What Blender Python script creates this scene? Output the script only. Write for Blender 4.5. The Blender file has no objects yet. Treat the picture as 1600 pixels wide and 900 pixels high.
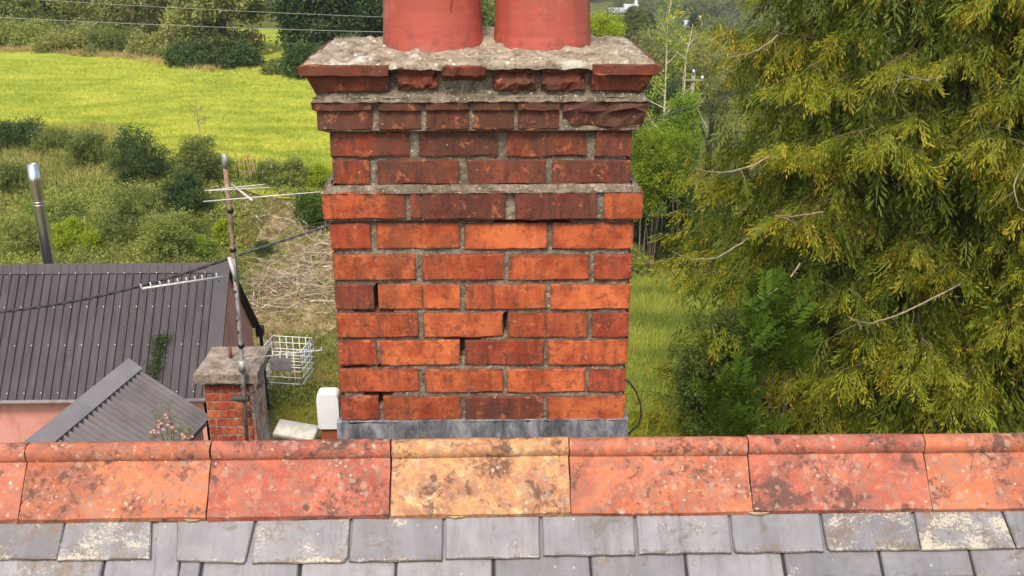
import bpy, math, random
import numpy as np
from mathutils import Vector, Matrix, noise as mnoise
S = bpy.context.scene
COL = S.collection
rnd = random.Random(7)
rng = np.random.default_rng(11)
PI = math.pi

# ------------------------------------------------------------------ camera
FPX = 1545.0
TH, PH = math.radians(20.5), math.radians(1.3)
CAM = np.array([0., 0., 12.])
cR = np.array([math.cos(PH), -math.sin(PH), 0.])
cF = np.array([math.sin(PH)*math.cos(TH), math.cos(PH)*math.cos(TH), -math.sin(TH)])
cU = np.cross(cR, cF)
cam_d = bpy.data.cameras.new('camera')
cam = bpy.data.objects.new('camera', cam_d); COL.objects.link(cam)
cam.location = CAM
cam.rotation_euler = (PI/2 - TH, 0, -PH)
cam_d.sensor_width = 36; cam_d.lens = FPX/1600*36
cam_d.clip_start = .05; cam_d.clip_end = 4000
S.camera = cam
S.render.resolution_x = 1024; S.render.resolution_y = 576

def ray(px, py): return cF + (px-800)/FPX*cR - (py-450)/FPX*cU
def at(px, py, Y):                 # world point seen at a photo pixel, on the upright plane y = Y
    d = ray(px, py); return Vector(CAM + d*(Y/d[1]))
def atz(px, py, Z):
    d = ray(px, py); return Vector(CAM + d*((Z-12)/d[2]))

# ------------------------------------------------------------------ world, sun, exposure
W = bpy.data.worlds.new('World'); S.world = W; W.use_nodes = True
wn = W.node_tree; wn.nodes.clear()
SUN_EL, SUN_AZ = math.radians(55), math.radians(192)      # azimuth clockwise from +Y
sky = wn.nodes.new('ShaderNodeTexSky'); sky.sky_type = 'NISHITA'; sky.sun_disc = False
sky.sun_elevation = SUN_EL; sky.sun_rotation = SUN_AZ; sky.air_density = 1.3; sky.dust_density = 3; sky.ozone_density = .6
bg = wn.nodes.new('ShaderNodeBackground'); bg.inputs['Strength'].default_value = .15
wo = wn.nodes.new('ShaderNodeOutputWorld')
wn.links.new(sky.outputs[0], bg.inputs[0]); wn.links.new(bg.outputs[0], wo.inputs[0])
sl = bpy.data.lights.new('sun', 'SUN'); sun = bpy.data.objects.new('sun', sl); COL.objects.link(sun)
sl.energy = 2.15; sl.angle = math.radians(14); sl.color = (1, .90, .77)
sd = Vector((math.sin(SUN_AZ)*math.cos(SUN_EL), math.cos(SUN_AZ)*math.cos(SUN_EL), math.sin(SUN_EL)))
sun.rotation_euler = sd.to_track_quat('Z', 'Y').to_euler()
S.view_settings.view_transform = 'Standard'; S.view_settings.look = 'None'
S.view_settings.gamma = 1; S.view_settings.use_curve_mapping = False
S.view_settings.exposure = .62

# ------------------------------------------------------------------ helpers: objects
def tag(o, label=None, cat=None, group=None, kind=None):
    if label: o['label'] = label
    if cat: o['category'] = cat
    if group: o['group'] = group
    if kind: o['kind'] = kind
    return o
def link(name, data, parent=None, loc=None):
    o = bpy.data.objects.new(name, data); COL.objects.link(o)
    if parent: o.parent = parent
    if loc is not None: o.location = loc
    return o
def empty(name, loc, label, cat, group=None):
    o = link(name, None, None, loc); o.empty_display_size = .1
    return tag(o, label, cat, group)

class MB:
    """collects faces in world space; build() makes one mesh object"""
    def __init__(s): s.v = []; s.f = []
    def add(s, vs, fs):
        n = len(s.v); s.v += [tuple(p) for p in vs]; s.f += [tuple(i+n for i in q) for q in fs]
    def box(s, a, b, M=None):
        x0, y0, z0 = a; x1, y1, z1 = b
        vs = [Vector(p) for p in ((x0,y0,z0),(x1,y0,z0),(x1,y1,z0),(x0,y1,z0),(x0,y0,z1),(x1,y0,z1),(x1,y1,z1),(x0,y1,z1))]
        if M: vs = [M @ p for p in vs]
        s.add(vs, [(0,3,2,1),(4,5,6,7),(0,1,5,4),(1,2,6,5),(2,3,7,6),(3,0,4,7)])
    def tube(s, pts, r, n=6, cap=True):
        pts = [Vector(p) for p in pts]
        if not hasattr(r, '__len__'): r = [r]*len(pts)
        base = len(s.v); up = None
        for i, p in enumerate(pts):
            d = (pts[min(i+1, len(pts)-1)] - pts[max(i-1, 0)]).normalized()
            if up is None: up = Vector((0,0,1)) if abs(d.z) < .9 else Vector((1,0,0))
            a = d.cross(up).normalized(); b = a.cross(d); up = b
            for k in range(n):
                t = 2*PI*k/n; s.v.append(tuple(p + (a*math.cos(t)+b*math.sin(t))*r[i]))
        for i in range(len(pts)-1):
            for k in range(n):
                k2 = (k+1) % n
                s.f.append((base+i*n+k, base+i*n+k2, base+(i+1)*n+k2, base+(i+1)*n+k))
        if cap:
            s.f.append(tuple(base+k for k in reversed(range(n))))
            s.f.append(tuple(base+(len(pts)-1)*n+k for k in range(n)))
    def build(s, name, mat, parent=None, smooth=False, origin=None):
        o_ = Vector(origin) if origin is not None else (Vector(parent.get('_o', (0,0,0))) if parent else Vector((0,0,0)))
        if origin is None and parent is None and s.v:
            vv = np.array(s.v); o_ = Vector(((vv[:,0].min()+vv[:,0].max())/2, (vv[:,1].min()+vv[:,1].max())/2, vv[:,2].min()))
        me = bpy.data.meshes.new(name); me.from_pydata([tuple(Vector(p)-o_) for p in s.v], [], s.f)
        me.materials.append(mat)
        if smooth: me.polygons.foreach_set('use_smooth', [True]*len(me.polygons))
        me.update()
        o = link(name, me, parent)
        if parent is None: o.location = o_
        return o
def thing(name, loc, label, cat, group=None):
    o = empty(name, loc, label, cat, group); return o
def put(mb, name, mat, root, smooth=False, parent=None):
    """build a part of a thing whose Empty stands at root.location; parts keep world coordinates"""
    o = mb.build(name, mat, None, smooth, origin=root.location)
    o.location = (0,0,0); o.parent = parent or root
    return o

# ------------------------------------------------------------------ helpers: materials
class NT:
    def __init__(s, name, rough=.8, spec=.3, metal=0):
        s.m = bpy.data.materials.new(name); s.m.use_nodes = True; s.t = s.m.node_tree
        s.b = s.t.nodes['Principled BSDF']; s.out = s.t.nodes['Material Output']
        s.b.inputs['Roughness'].default_value = rough
        s.b.inputs['Specular IOR Level'].default_value = spec
        s.b.inputs['Metallic'].default_value = metal
        s.pos = s.n('ShaderNodeNewGeometry').outputs['Position']
    def n(s, typ, ins=None, **pr):
        nd = s.t.nodes.new(typ)
        for k, v in pr.items(): setattr(nd, k, v)
        for k, v in (ins or {}).items():
            if v is None: continue
            if isinstance(v, bpy.types.NodeSocket): s.t.links.new(v, nd.inputs[k])
            else: nd.inputs[k].default_value = v
        return nd
    def obj(s): return s.n('ShaderNodeTexCoord').outputs['Object']
    def scale(s, v, sc): return s.n('ShaderNodeVectorMath', {0: v, 1: sc}, operation='MULTIPLY').outputs[0]
    def noise(s, sc, det=4, vec=None, rough=.55, dist=0):
        return s.n('ShaderNodeTexNoise', {'Vector': vec or s.pos, 'Scale': sc, 'Detail': det, 'Roughness': rough, 'Distortion': dist}).outputs['Fac']
    def voro(s, sc, vec=None, rand=1, feature='F1'):
        return s.n('ShaderNodeTexVoronoi', {'Vector': vec or s.pos, 'Scale': sc, 'Randomness': rand}, feature=feature)
    def ramp(s, fac, *stops, interp='LINEAR'):
        nd = s.n('ShaderNodeValToRGB', {'Fac': fac}); cr = nd.color_ramp; cr.interpolation = interp
        while len(cr.elements) < len(stops): cr.elements.new(.5)
        for e, (p, c) in zip(cr.elements, stops):
            e.position = p; e.color = (c if hasattr(c, '__len__') else (c, c, c)) + (1,) if not hasattr(c, '__len__') or len(c) == 3 else c
        return nd.outputs['Color']
    def mix(s, fac, a, b, mode='MIX'):
        nd = s.n('ShaderNodeMix', data_type='RGBA', blend_type=mode)
        for i, v in ((0, fac), (6, a), (7, b)):
            if isinstance(v, bpy.types.NodeSocket): s.t.links.new(v, nd.inputs[i])
            elif i == 0: nd.inputs[0].default_value = v
            else: nd.inputs[i].default_value = tuple(v)+(1,) if len(v) == 3 else v
        return nd.outputs[2]
    def m2(s, op, a, b=None): return s.n('ShaderNodeMath', {0: a, 1: b}, operation=op).outputs[0]
    def col(s, c):
        if isinstance(c, bpy.types.NodeSocket): s.t.links.new(c, s.b.inputs['Base Color'])
        else: s.b.inputs['Base Color'].default_value = tuple(c)+(1,)
        return s
    def bump(s, h, strength=.5, dist=.01):
        nd = s.n('ShaderNodeBump', {'Height': h, 'Strength': strength, 'Distance': dist}); s.t.links.new(nd.outputs[0], s.b.inputs['Normal']); return s

def plain(name, c, rough=.7, metal=0, var=.25, sc=8, spec=.3, bump=0):
    t = NT(name, rough, spec, metal)
    n_ = t.noise(sc, 5)
    t.col(t.mix(t.ramp(n_, (.3, 0.), (.7, 1.)), tuple(x*(1-var) for x in c), tuple(min(1, x*(1+var)) for x in c)))
    if bump: t.bump(n_, bump, .01)
    return t.m

# brick: base colour and amount of sooty staining come from the object's own colour
def brick_material():
    t = NT('brick', .85, .25)
    oi = t.n('ShaderNodeObjectInfo'); base = oi.outputs['Color']; alpha = oi.outputs['Alpha']
    off = t.n('ShaderNodeVectorMath', {0: t.pos, 1: t.scale(t.n('ShaderNodeCombineXYZ', {0: oi.outputs['Random'], 1: oi.outputs['Random'], 2: 0.}).outputs[0], (3., 1., 0.))}, operation='ADD').outputs[0]
    big = t.noise(14, 5, off, .6)
    c = t.mix(t.ramp(big, (.38, 0.), (.60, 1.)), t.mix(1., base, (.62, .54, .6), 'MULTIPLY'), t.mix(1., base, (1.12, 1.24, 1.25), 'MULTIPLY'))
    streak = t.noise(1, 6, t.scale(off, (42., 42., 7.)), .6, .4)
    thr = t.m2('SUBTRACT', .80, t.m2('MULTIPLY', alpha, .36))
    sm = t.n('ShaderNodeMapRange', {'Value': t.m2('ADD', t.m2('MULTIPLY', streak, .62), t.m2('MULTIPLY', big, .5)), 'From Min': t.m2('SUBTRACT', thr, .09), 'From Max': t.m2('ADD', thr, .10)}).outputs[0]
    sm = t.m2('MULTIPLY', sm, .82)
    c = t.mix(sm, c, (.075, .032, .024))
    # soot and damp that run over several bricks, heaviest near the top
    wz = t.n('ShaderNodeSeparateXYZ', {0: t.pos}).outputs[2]
    soot = t.m2('ADD', t.m2('MULTIPLY', t.noise(1, 6, t.scale(t.pos, (9., 9., 2.5)), .65, .3), .7), t.n('ShaderNodeMapRange', {'Value': wz, 'From Min': 11.2, 'From Max': 11.5, 'To Min': -.04, 'To Max': .10}).outputs[0])
    c = t.mix(t.ramp(soot, (.33, 0.), (.50, .75)), c, (.10, .050, .030))
    fine = t.noise(160, 4, off, .7)
    # grime and smeared mortar gathered along the worn arrises
    gen = t.n('ShaderNodeSeparateXYZ', {0: t.n('ShaderNodeTexCoord').outputs['Generated']})
    def edge(sk, w): return t.m2('MULTIPLY', t.m2('SUBTRACT', 1., t.m2('ABSOLUTE', t.m2('SUBTRACT', t.m2('MULTIPLY', gen.outputs[sk], 2.), 1.))), w)
    ed = t.m2('ADD', t.m2('MINIMUM', edge(0, .10), edge(2, .036)), t.m2('MULTIPLY', t.m2('SUBTRACT', t.noise(34, 5, off, .7), .5), .030))
    c = t.mix(t.ramp(ed, (.0, .85), (.0065, 0.)), c, (.11, .045, .03))
    c = t.mix(t.ramp(fine, (.60, 0.), (.70, .75)), c, (.07, .025, .02))
    pits = t.noise(90, 7, off, .75)
    pitf = t.m2('MULTIPLY', t.ramp(pits, (.53, 0.), (.66, 1.)), t.m2('MULTIPLY', alpha, .8))
    c = t.mix(pitf, c, (.05, .018, .014))
    sp = t.voro(44, off); c = t.mix(t.m2('MULTIPLY', t.m2('LESS_THAN', t.n('ShaderNodeSeparateColor', {0: sp.outputs['Color']}).outputs[0], .22), t.ramp(sp.outputs['Distance'], (.07, .7), (.14, 0.))), c, (.40, .32, .24))
    # flaked and burnt chips with hard outlines
    c = t.mix(t.ramp(t.noise(33, 9, off, .76, .4), (.545, 0.), (.575, .6)), c, (.11, .046, .032))
    c = t.mix(t.ramp(t.noise(27, 9, off, .74, .6), (.575, 0.), (.61, .5)), c, (.54, .17, .07))
    # lime smears
    li = t.noise(22, 6, t.scale(off, (1., 1., 1.6)), .7)
    c = t.mix(t.ramp(li, (.64, 0.), (.72, .55)), c, (.40, .28, .20))
    t.col(c)
    h = t.m2('ADD', t.m2('MULTIPLY', big, .6), t.m2('ADD', t.m2('MULTIPLY', fine, .35), t.m2('MULTIPLY', pitf, -.6)))
    t.bump(h, .55, .004)
    return t.m
def mortar_material(name='mortar', a=(.095, .072, .048), b=(.31, .255, .185), sc=30):
    t = NT(name, .95, .15)
    n1 = t.noise(sc, 8, None, .7); n2 = t.noise(sc*7, 3, None, .6)
    c = t.mix(t.ramp(n1, (.35, 0.), (.66, 1.)), a, b)
    c = t.mix(t.ramp(t.noise(9, 4), (.5, 0.), (.68, .7)), c, (.10, .085, .055))
    c = t.mix(t.ramp(n2, (.62, 0.), (.7, 1.)), c, (.55, .50, .42))
    v = t.voro(55); c = t.mix(t.ramp(v.outputs['Distance'], (.12, .7), (.2, 0.)), c, (.5, .45, .38))
    t.col(c); t.bump(t.m2('ADD', n1, t.m2('MULTIPLY', n2, .5)), .8, .008)
    return t.m
def flaunch_material():
    t = NT('cement_cap', .95, .15)
    n1 = t.noise(24, 9, None, .75); n2 = t.noise(120, 3)
    c = t.ramp(n1, (.34, (.13, .10, .07)), (.47, (.31, .245, .17)), (.62, (.48, .41, .30)))
    c = t.mix(t.ramp(t.noise(11, 5), (.58, 0.), (.68, .7)), c, (.68, .64, .55))
    c = t.mix(t.ramp(t.voro(38).outputs['Distance'], (.1, .9), (.2, 0.)), c, (.78, .74, .66))
    c = t.mix(t.ramp(n2, (.6, 0.), (.68, .8)), c, (.10, .075, .05))
    t.col(c); t.bump(t.m2('ADD', n1, t.m2('MULTIPLY', n2, .4)), 1., .012)
    return t.m
def tile_material():
    t = NT('ridge_clay', .8, .3)
    oi = t.n('ShaderNodeObjectInfo'); base = oi.outputs['Color']; al = oi.outputs['Alpha']
    off = t.n('ShaderNodeVectorMath', {0: t.pos, 1: t.scale(t.n('ShaderNodeCombineXYZ', {0: oi.outputs['Random'], 1: oi.outputs['Random'], 2: oi.outputs['Random']}).outputs[0], (7., 1., 3.))}, operation='ADD').outputs[0]
    big = t.noise(7, 6, off, .65, .3); mid = t.noise(26, 6, off, .7, .5); fin = t.noise(140, 4, off, .7)
    c = t.mix(t.ramp(big, (.35, 0.), (.62, 1.)), t.mix(1., base, (.62, .5, .52), 'MULTIPLY'), t.mix(1., base, (1.12, 1.3, 1.2), 'MULTIPLY'))
    # yellow-ochre bloom, stronger where alpha is low
    ye = t.m2('SUBTRACT', 1., al)
    c = t.mix(t.m2('MULTIPLY', ye, t.ramp(mid, (.3, .3), (.6, .9))), c, (.58, .33, .13))
    c = t.mix(t.m2('MULTIPLY', ye, t.ramp(t.noise(13, 6, off, .7), (.55, 0.), (.63, .8))), c, (.62, .46, .24))
    # dull grey-brown film, fine speckle inside broad patches
    patch = t.m2('MULTIPLY', t.m2('SUBTRACT', t.noise(6, 3, off), .5), .7)
    c = t.mix(t.ramp(t.m2('ADD', t.noise(24, 9, off, .74, .6), patch), (.49, 0.), (.555, .56)), c, (.225, .105, .078))
    c = t.mix(t.ramp(t.m2('SUBTRACT', t.noise(58, 7, off, .72, .4), t.m2('MULTIPLY', patch, .6)), (.53, 0.), (.58, .6)), c, (.27, .17, .125))
    c = t.mix(t.ramp(t.noise(36, 8, off, .75, .5), (.56, 0.), (.61, .4)), c, (.60, .30, .18))
    c = t.mix(t.ramp(t.m2('ADD', t.noise(17, 8, off, .78, .7), patch), (.60, 0.), (.64, .8)), c, (.10, .055, .042))
    c = t.mix(t.ramp(t.m2('ADD', t.m2('MULTIPLY', t.noise(10, 3, off), .45), t.m2('MULTIPLY', t.noise(80, 6, off, .8), .55)), (.535, 0.), (.61, .85)), c, (.09, .048, .037))
    # lichen discs, gathered in patches
    wob = t.n('ShaderNodeVectorMath', {0: off, 1: t.scale(t.n('ShaderNodeTexNoise', {'Vector': off, 'Scale': 55., 'Detail': 4.}).outputs['Color'], (.022, .022, .022))}, operation='ADD').outputs[0]
    for sc, lo, hi, cc, pick, am in ((32, .20, .27, (.36, .28, .22), .5, .55), (19, .15, .22, (.42, .27, .19), .4, .5), (70, .20, .30, (.55, .44, .31), .12, .7), (36, .09, .15, (.66, .56, .42), .05, .8), (13, .11, .16, (.055, .04, .035), .22, .75)):
        v = t.voro(sc, wob)
        sel = t.m2('LESS_THAN', t.n('ShaderNodeSeparateColor', {0: v.outputs['Color']}).outputs[0], t.m2('MULTIPLY', t.ramp(t.noise(5, 3, off), (.38, .15), (.6, 1.6)), pick))
        c = t.mix(t.m2('MULTIPLY', sel, t.ramp(v.outputs['Distance'], (lo, am), (hi, 0.))), c, cc)
    c = t.mix(t.ramp(fin, (.62, 0.), (.7, .7)), c, (.09, .045, .03))
    t.col(c); t.bump(t.m2('ADD', mid, t.m2('MULTIPLY', fin, .5)), .5, .004)
    return t.m
def slate_material():
    t = NT('slate', .55, .45)
    oi = t.n('ShaderNodeObjectInfo'); base = oi.outputs['Color']; al = oi.outputs['Alpha']
    off = t.n('ShaderNodeVectorMath', {0: t.pos, 1: t.scale(t.n('ShaderNodeCombineXYZ', {0: oi.outputs['Random'], 1: oi.outputs['Random'], 2: oi.outputs['Random']}).outputs[0], (5., 3., 0.))}, operation='ADD').outputs[0]
    n1 = t.noise(9, 6, off, .6); st = t.noise(1, 5, t.scale(off, (40., 6., 6.)), .6)
    c = t.mix(t.ramp(n1, (.3, 0.), (.7, 1.)), t.mix(1., base, (.72, .72, .74), 'MULTIPLY'), t.mix(1., base, (1.2, 1.2, 1.18), 'MULTIPLY'))
    c = t.mix(t.ramp(st, (.46, 0.), (.70, .65)), c, (.12, .105, .10))
    c = t.mix(t.ramp(t.noise(5, 5, off, .6), (.5, 0.), (.7, .5)), c, (.30, .275, .27))
    # lichen: cream and brown crusts, amount = alpha; tail edge gathers more (object z is the slope height)
    up = t.n('ShaderNodeSeparateXYZ', {0: t.obj()}).outputs[1]
    tail = t.n('ShaderNodeMapRange', {'Value': up, 'From Min': 0., 'From Max': .018, 'To Min': .07, 'To Max': 0.}).outputs[0]
    k = t.m2('ADD', tail, t.m2('SUBTRACT', t.m2('MULTIPLY', al, .17), .045))
    L1 = t.m2('ADD', t.m2('ADD', t.m2('MULTIPLY', t.noise(16, 4, off, .6), .5), t.m2('MULTIPLY', t.noise(70, 6, off, .75), .5)), k)
    c = t.mix(t.ramp(L1, (.565, 0.), (.64, .75)), c, (.15, .105, .07))
    L2 = t.m2('ADD', t.m2('ADD', t.m2('MULTIPLY', t.noise(13, 4, t.scale(off, (1., 1.7, 1.)), .6), .45), t.m2('MULTIPLY', t.noise(170, 5, off, .8), .55)), k)
    c = t.mix(t.ramp(L2, (.61, 0.), (.67, .85)), c, (.48, .42, .32))
    v = t.voro(45, off); sel = t.m2('LESS_THAN', t.n('ShaderNodeSeparateColor', {0: v.outputs['Color']}).outputs[0], .13)
    c = t.mix(t.m2('MULTIPLY', sel, t.ramp(v.outputs['Distance'], (.10, .6), (.17, 0.))), c, (.45, .42, .36))
    c = t.mix(t.ramp(t.m2('ADD', t.noise(12, 9, off, .74, .8), t.m2('MULTIPLY', tail, 1.2)), (.58, 0.), (.63, .6)), c, (.105, .075, .055))
    t.col(c); t.bump(t.m2('ADD', t.noise(35, 6, off, .6), t.m2('MULTIPLY', L1, .6)), .35, .004)
    return t.m

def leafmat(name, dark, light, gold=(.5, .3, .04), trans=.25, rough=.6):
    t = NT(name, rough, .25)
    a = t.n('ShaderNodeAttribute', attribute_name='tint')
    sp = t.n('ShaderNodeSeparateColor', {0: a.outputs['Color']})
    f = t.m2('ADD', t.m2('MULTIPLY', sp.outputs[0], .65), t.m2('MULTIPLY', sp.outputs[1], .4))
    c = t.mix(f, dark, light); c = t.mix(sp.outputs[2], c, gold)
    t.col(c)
    tr = t.n('ShaderNodeBsdfTranslucent', {'Color': t.mix(1., c, (1.25, 1.2, .6), 'MULTIPLY')})
    mx = t.n('ShaderNodeMixShader', {0: trans, 1: t.b.outputs[0], 2: tr.outputs[0]})
    t.t.links.new(mx.outputs[0], t.out.inputs['Surface'])
    return t.m

# ------------------------------------------------------------------ helpers: foliage by numpy
def scatter(name, tv, tf, tip, pos, mats, sc, tint, mat, parent=None, origin=(0,0,0), kind=None):
    """merge N copies of a small template into one mesh. tv (n,3), tf (m,k), tip (n,), mats (N,3,3) columns = axes, tint (N,3)"""
    N, n = len(pos), len(tv)
    V = np.einsum('nij,vj->nvi', mats, tv)*sc.reshape(-1,1,1) + pos[:,None,:] - np.array(origin)
    Fc = (tf[None] + (np.arange(N)*n)[:,None,None]).reshape(-1)
    me = bpy.data.meshes.new(name)
    k = tf.shape[1]; nf = N*len(tf)
    me.vertices.add(N*n); me.vertices.foreach_set('co', V.reshape(-1).astype(np.float32))
    me.loops.add(nf*k); me.loops.foreach_set('vertex_index', Fc.astype(np.int32))
    me.polygons.add(nf); me.polygons.foreach_set('loop_start', (np.arange(nf)*k).astype(np.int32))
    me.update(calc_edges=True)
    at_ = me.attributes.new('tint', 'FLOAT_COLOR', 'POINT')
    c = np.ones((N, n, 4), np.float32); c[:,:,0] = tint[:,0:1]; c[:,:,1] = tip[None]; c[:,:,2] = tint[:,2:3]*(.35+.65*tip[None])
    at_.data.foreach_set('color', c.reshape(-1))
    me.materials.append(mat)
    o = link(name, me, parent)
    if parent is None: o.location = origin
    if kind: o['kind'] = kind
    return o
def frames(fwd, roll=None, upv=None):
    """rotation matrices whose columns are X (side), Y (forward), Z (normal)"""
    N = len(fwd); f = fwd/np.maximum(np.linalg.norm(fwd, axis=1, keepdims=True), 1e-6)
    u = rng.normal(size=(N,3)) if upv is None else upv + rng.normal(size=(N,3))*.05
    s = np.cross(f, u); s /= np.maximum(np.linalg.norm(s, axis=1, keepdims=True), 1e-6)
    z = np.cross(s, f)
    return np.stack([s, f, z], axis=2)
def kite(v, f, tp, base, d, nrm, L, w, t0, t1):
    d = Vector(d).normalized(); s = d.cross(Vector(nrm)).normalized(); b = Vector(base); n = len(v)
    v += [b, b+d*L*.45+s*w/2, b+d*L, b+d*L*.45-s*w/2]; tp += [t0, (t0+t1)/2, t1, (t0+t1)/2]; f.append((n, n+1, n+2, n+3))
def T_(v, f, tp): return np.array([tuple(p) for p in v]), np.array(f), np.array(tp)
def tmpl_spray(r, nb=13):          # drooping tassel of a cypress, 1 m long along +Y: fine strings of scale leaves
    v, f, tp = [], [], []
    kite(v, f, tp, (0,0,0), (0,1,-.1), (0,0,1), 1.0, .05, .1, .6)
    for i in range(nb):
        t = .02+.92*i/nb; sgn = 1 if i % 2 else -1; a = math.radians(r.uniform(5, 50)); off = r.uniform(.0, .13)
        L = r.uniform(.15, .30); e = 1. if r.random() < .35 else .45
        kite(v, f, tp, (sgn*off, t+off*.3, r.uniform(-.07,.07)), (sgn*math.sin(a), math.cos(a), r.uniform(-.5,.5)), (r.uniform(-1,1), 0, 1), L, .058, t*.4, min(1, t*.4+e))
    return T_(v, f, tp)
def tmpl_cluster(r, n=9, leaf=.45, wid=.5):   # loose leaf clump of radius about 1
    v, f, tp = [], [], []
    for i in range(n):
        d = Vector((r.gauss(0,1), r.gauss(0,1)+.5, r.gauss(0,.7)+.4)).normalized()
        p = Vector((r.uniform(-.6,.6), r.uniform(-.5,.7), r.uniform(-.4,.5)))
        nr = Vector((r.gauss(0,.6), r.gauss(0,.6), 1))
        kite(v, f, tp, p, d, nr, leaf*r.uniform(.7,1.3), leaf*wid*r.uniform(.8,1.2), .2, r.uniform(.5, 1.))
    return T_(v, f, tp)
def tmpl_tuft(r, n=7, spread=.35, w=.06):
    v, f, tp = [], [], []
    for i in range(n):
        a = r.uniform(0, 2*PI); d = Vector((math.cos(a)*spread, math.sin(a)*spread, 1))
        kite(v, f, tp, (r.uniform(-.25,.25), r.uniform(-.25,.25), 0), d, (math.sin(a), -math.cos(a), .2), r.uniform(.6,1.1), w, .1, 1.)
    return T_(v, f, tp)

# ------------------------------------------------------------------ terrain
def sm(a, b, x): t = np.clip((x-a)/(b-a), 0, 1); return t*t*(3-2*t)
def H(x, y):
    x = np.asarray(x, float); y = np.asarray(y, float)
    left = 3.0*sm(23.5, 40, y) + .35*np.sin(x*.5+1)*sm(24, 30, y)*(1-sm(36, 42, y)) + .004*np.clip(y-40, 0, 100)
    left = left - .02*np.clip(y-80, 0, 60) + .11*np.clip(y-140, 0, 900)
    right = 2.0*sm(12, 20, y)*(1-sm(33, 48, y)) - 8*sm(35, 65, y) - .075*np.clip(y-60, 0, 250) + .12*np.clip(y-330, 0, 900)
    s = sm(-.13, .08, x/np.maximum(y, 5))
    base = left*(1-s) + right*s
    return base
def sheet(name, xs, ys, zoff, mat, kind='structure'):
    X, Y = np.meshgrid(xs, ys); Z = H(X, Y) + zoff + (.03*np.sin(X*2.1+Y)*np.sin(Y*1.7) if zoff == 0 else 0)
    v = np.stack([X, Y, Z], -1).reshape(-1, 3); nx = len(xs)
    f = [(j*nx+i, j*nx+i+1, (j+1)*nx+i+1, (j+1)*nx+i) for j in range(len(ys)-1) for i in range(nx-1)]
    me = bpy.data.meshes.new(name); me.from_pydata(v.tolist(), [], f); me.materials.append(mat)
    me.polygons.foreach_set('use_smooth', [True]*len(f)); o = link(name, me); o['kind'] = kind
    return o
# ground: rough grass and earth
t = NT('rough_ground', .95, .1)
g1 = t.noise(.6, 6, None, .65); g2 = t.noise(6, 5, None, .7)
c = t.ramp(g1, (.35, (.10, .13, .02)), (.5, (.15, .16, .03)), (.62, (.26, .20, .08)))
c = t.mix(t.ramp(g2, (.4, 0.), (.65, 1.)), c, (.07, .085, .018))
t.col(c); t.bump(g2, 1., .1); M_ground = t.m
def axis(*segs):
    out = []
    for a, b, st in segs: out += list(np.arange(a, b, st))
    return np.array(out + [segs[-1][1]])
sheet('ground', axis((-500, -60, 20), (-60, -20, 2), (-20, 15, .5), (15, 60, 3), (60, 500, 20)), axis((-12, 10, 2), (10, 60, .5), (60, 160, 4), (160, 1300, 25)), 0, M_ground)
# hay field
t = NT('field_grass', .9, .15)
st = t.noise(1, 7, t.scale(t.pos, (.35, 1.3, 1.)), .65, .8); s2 = t.noise(1, 6, t.scale(t.pos, (2.5, 7., 1.)), .7, .5)
c = t.ramp(st, (.30, (.20, .33, .03)), (.5, (.42, .50, .05)), (.68, (.60, .64, .09)))
c = t.mix(t.ramp(s2, (.40, 0.), (.68, .75)), c, (.60, .57, .07))
c = t.mix(t.ramp(s2, (.28, .7), (.45, 0.)), c, (.16, .25, .02))
t.col(c); t.bump(t.m2('ADD', st, s2), 1., .25); M_field = t.m
def field_sheet():
    vs, fs = [], []
    nj, ni = 60, 90
    for j in range(nj+1):
        for i in range(ni+1):
            a = i/ni; x = -46 + a*47.0
            y0 = 44.5 - 9.0*sm(-30, -6, x) + .5*math.sin(x*.9); y1 = 83 - 22*sm(-44, -6, x)
            y = y0 + (y1-y0)*(j/nj); z = float(H(x, y)) + .05*math.sin(x*1.3+y*.4) + .10
            vs.append((x, y, z))
    for j in range(nj):
        for i in range(ni): k = j*(ni+1)+i; fs.append((k, k+1, k+ni+2, k+ni+1))
    me = bpy.data.meshes.new('field'); me.from_pydata(vs, [], fs); me.materials.append(M_field)
    me.polygons.foreach_set('use_smooth', [True]*len(fs)); o = link('field', me); o['kind'] = 'structure'
field_sheet()

# ------------------------------------------------------------------ shared materials
M_brick = brick_material(); M_mortar = mortar_material(); M_flaunch = flaunch_material()
M_tile = tile_material(); M_slate = slate_material()
t = NT('lead', .5, .5, .25)
n1 = t.noise(1, 7, t.scale(t.pos, (22., 22., 7.)), .7, .4); n2 = t.noise(30, 6, None, .7)
c = t.ramp(n1, (.36, (.09, .095, .105)), (.5, (.20, .21, .235)), (.62, (.40, .41, .43)))
c = t.mix(t.ramp(n2, (.56, 0.), (.64, .7)), c, (.30, .26, .20)); t.col(c); t.bump(n2, .4, .006); M_lead = t.m
M_deck = plain('roof_felt', (.035, .032, .03), .9)
M_render = plain('cream_render', (.45, .40, .33), .9)

# ================================================================== THE HOUSE WITH THE BIG CHIMNEY
YF = 2.53; CX = -.023
house = thing('house', (0, 2.2, 0), 'house in the foreground with grey slate roof, orange clay ridge tiles and big brick chimney', 'house')
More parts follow.
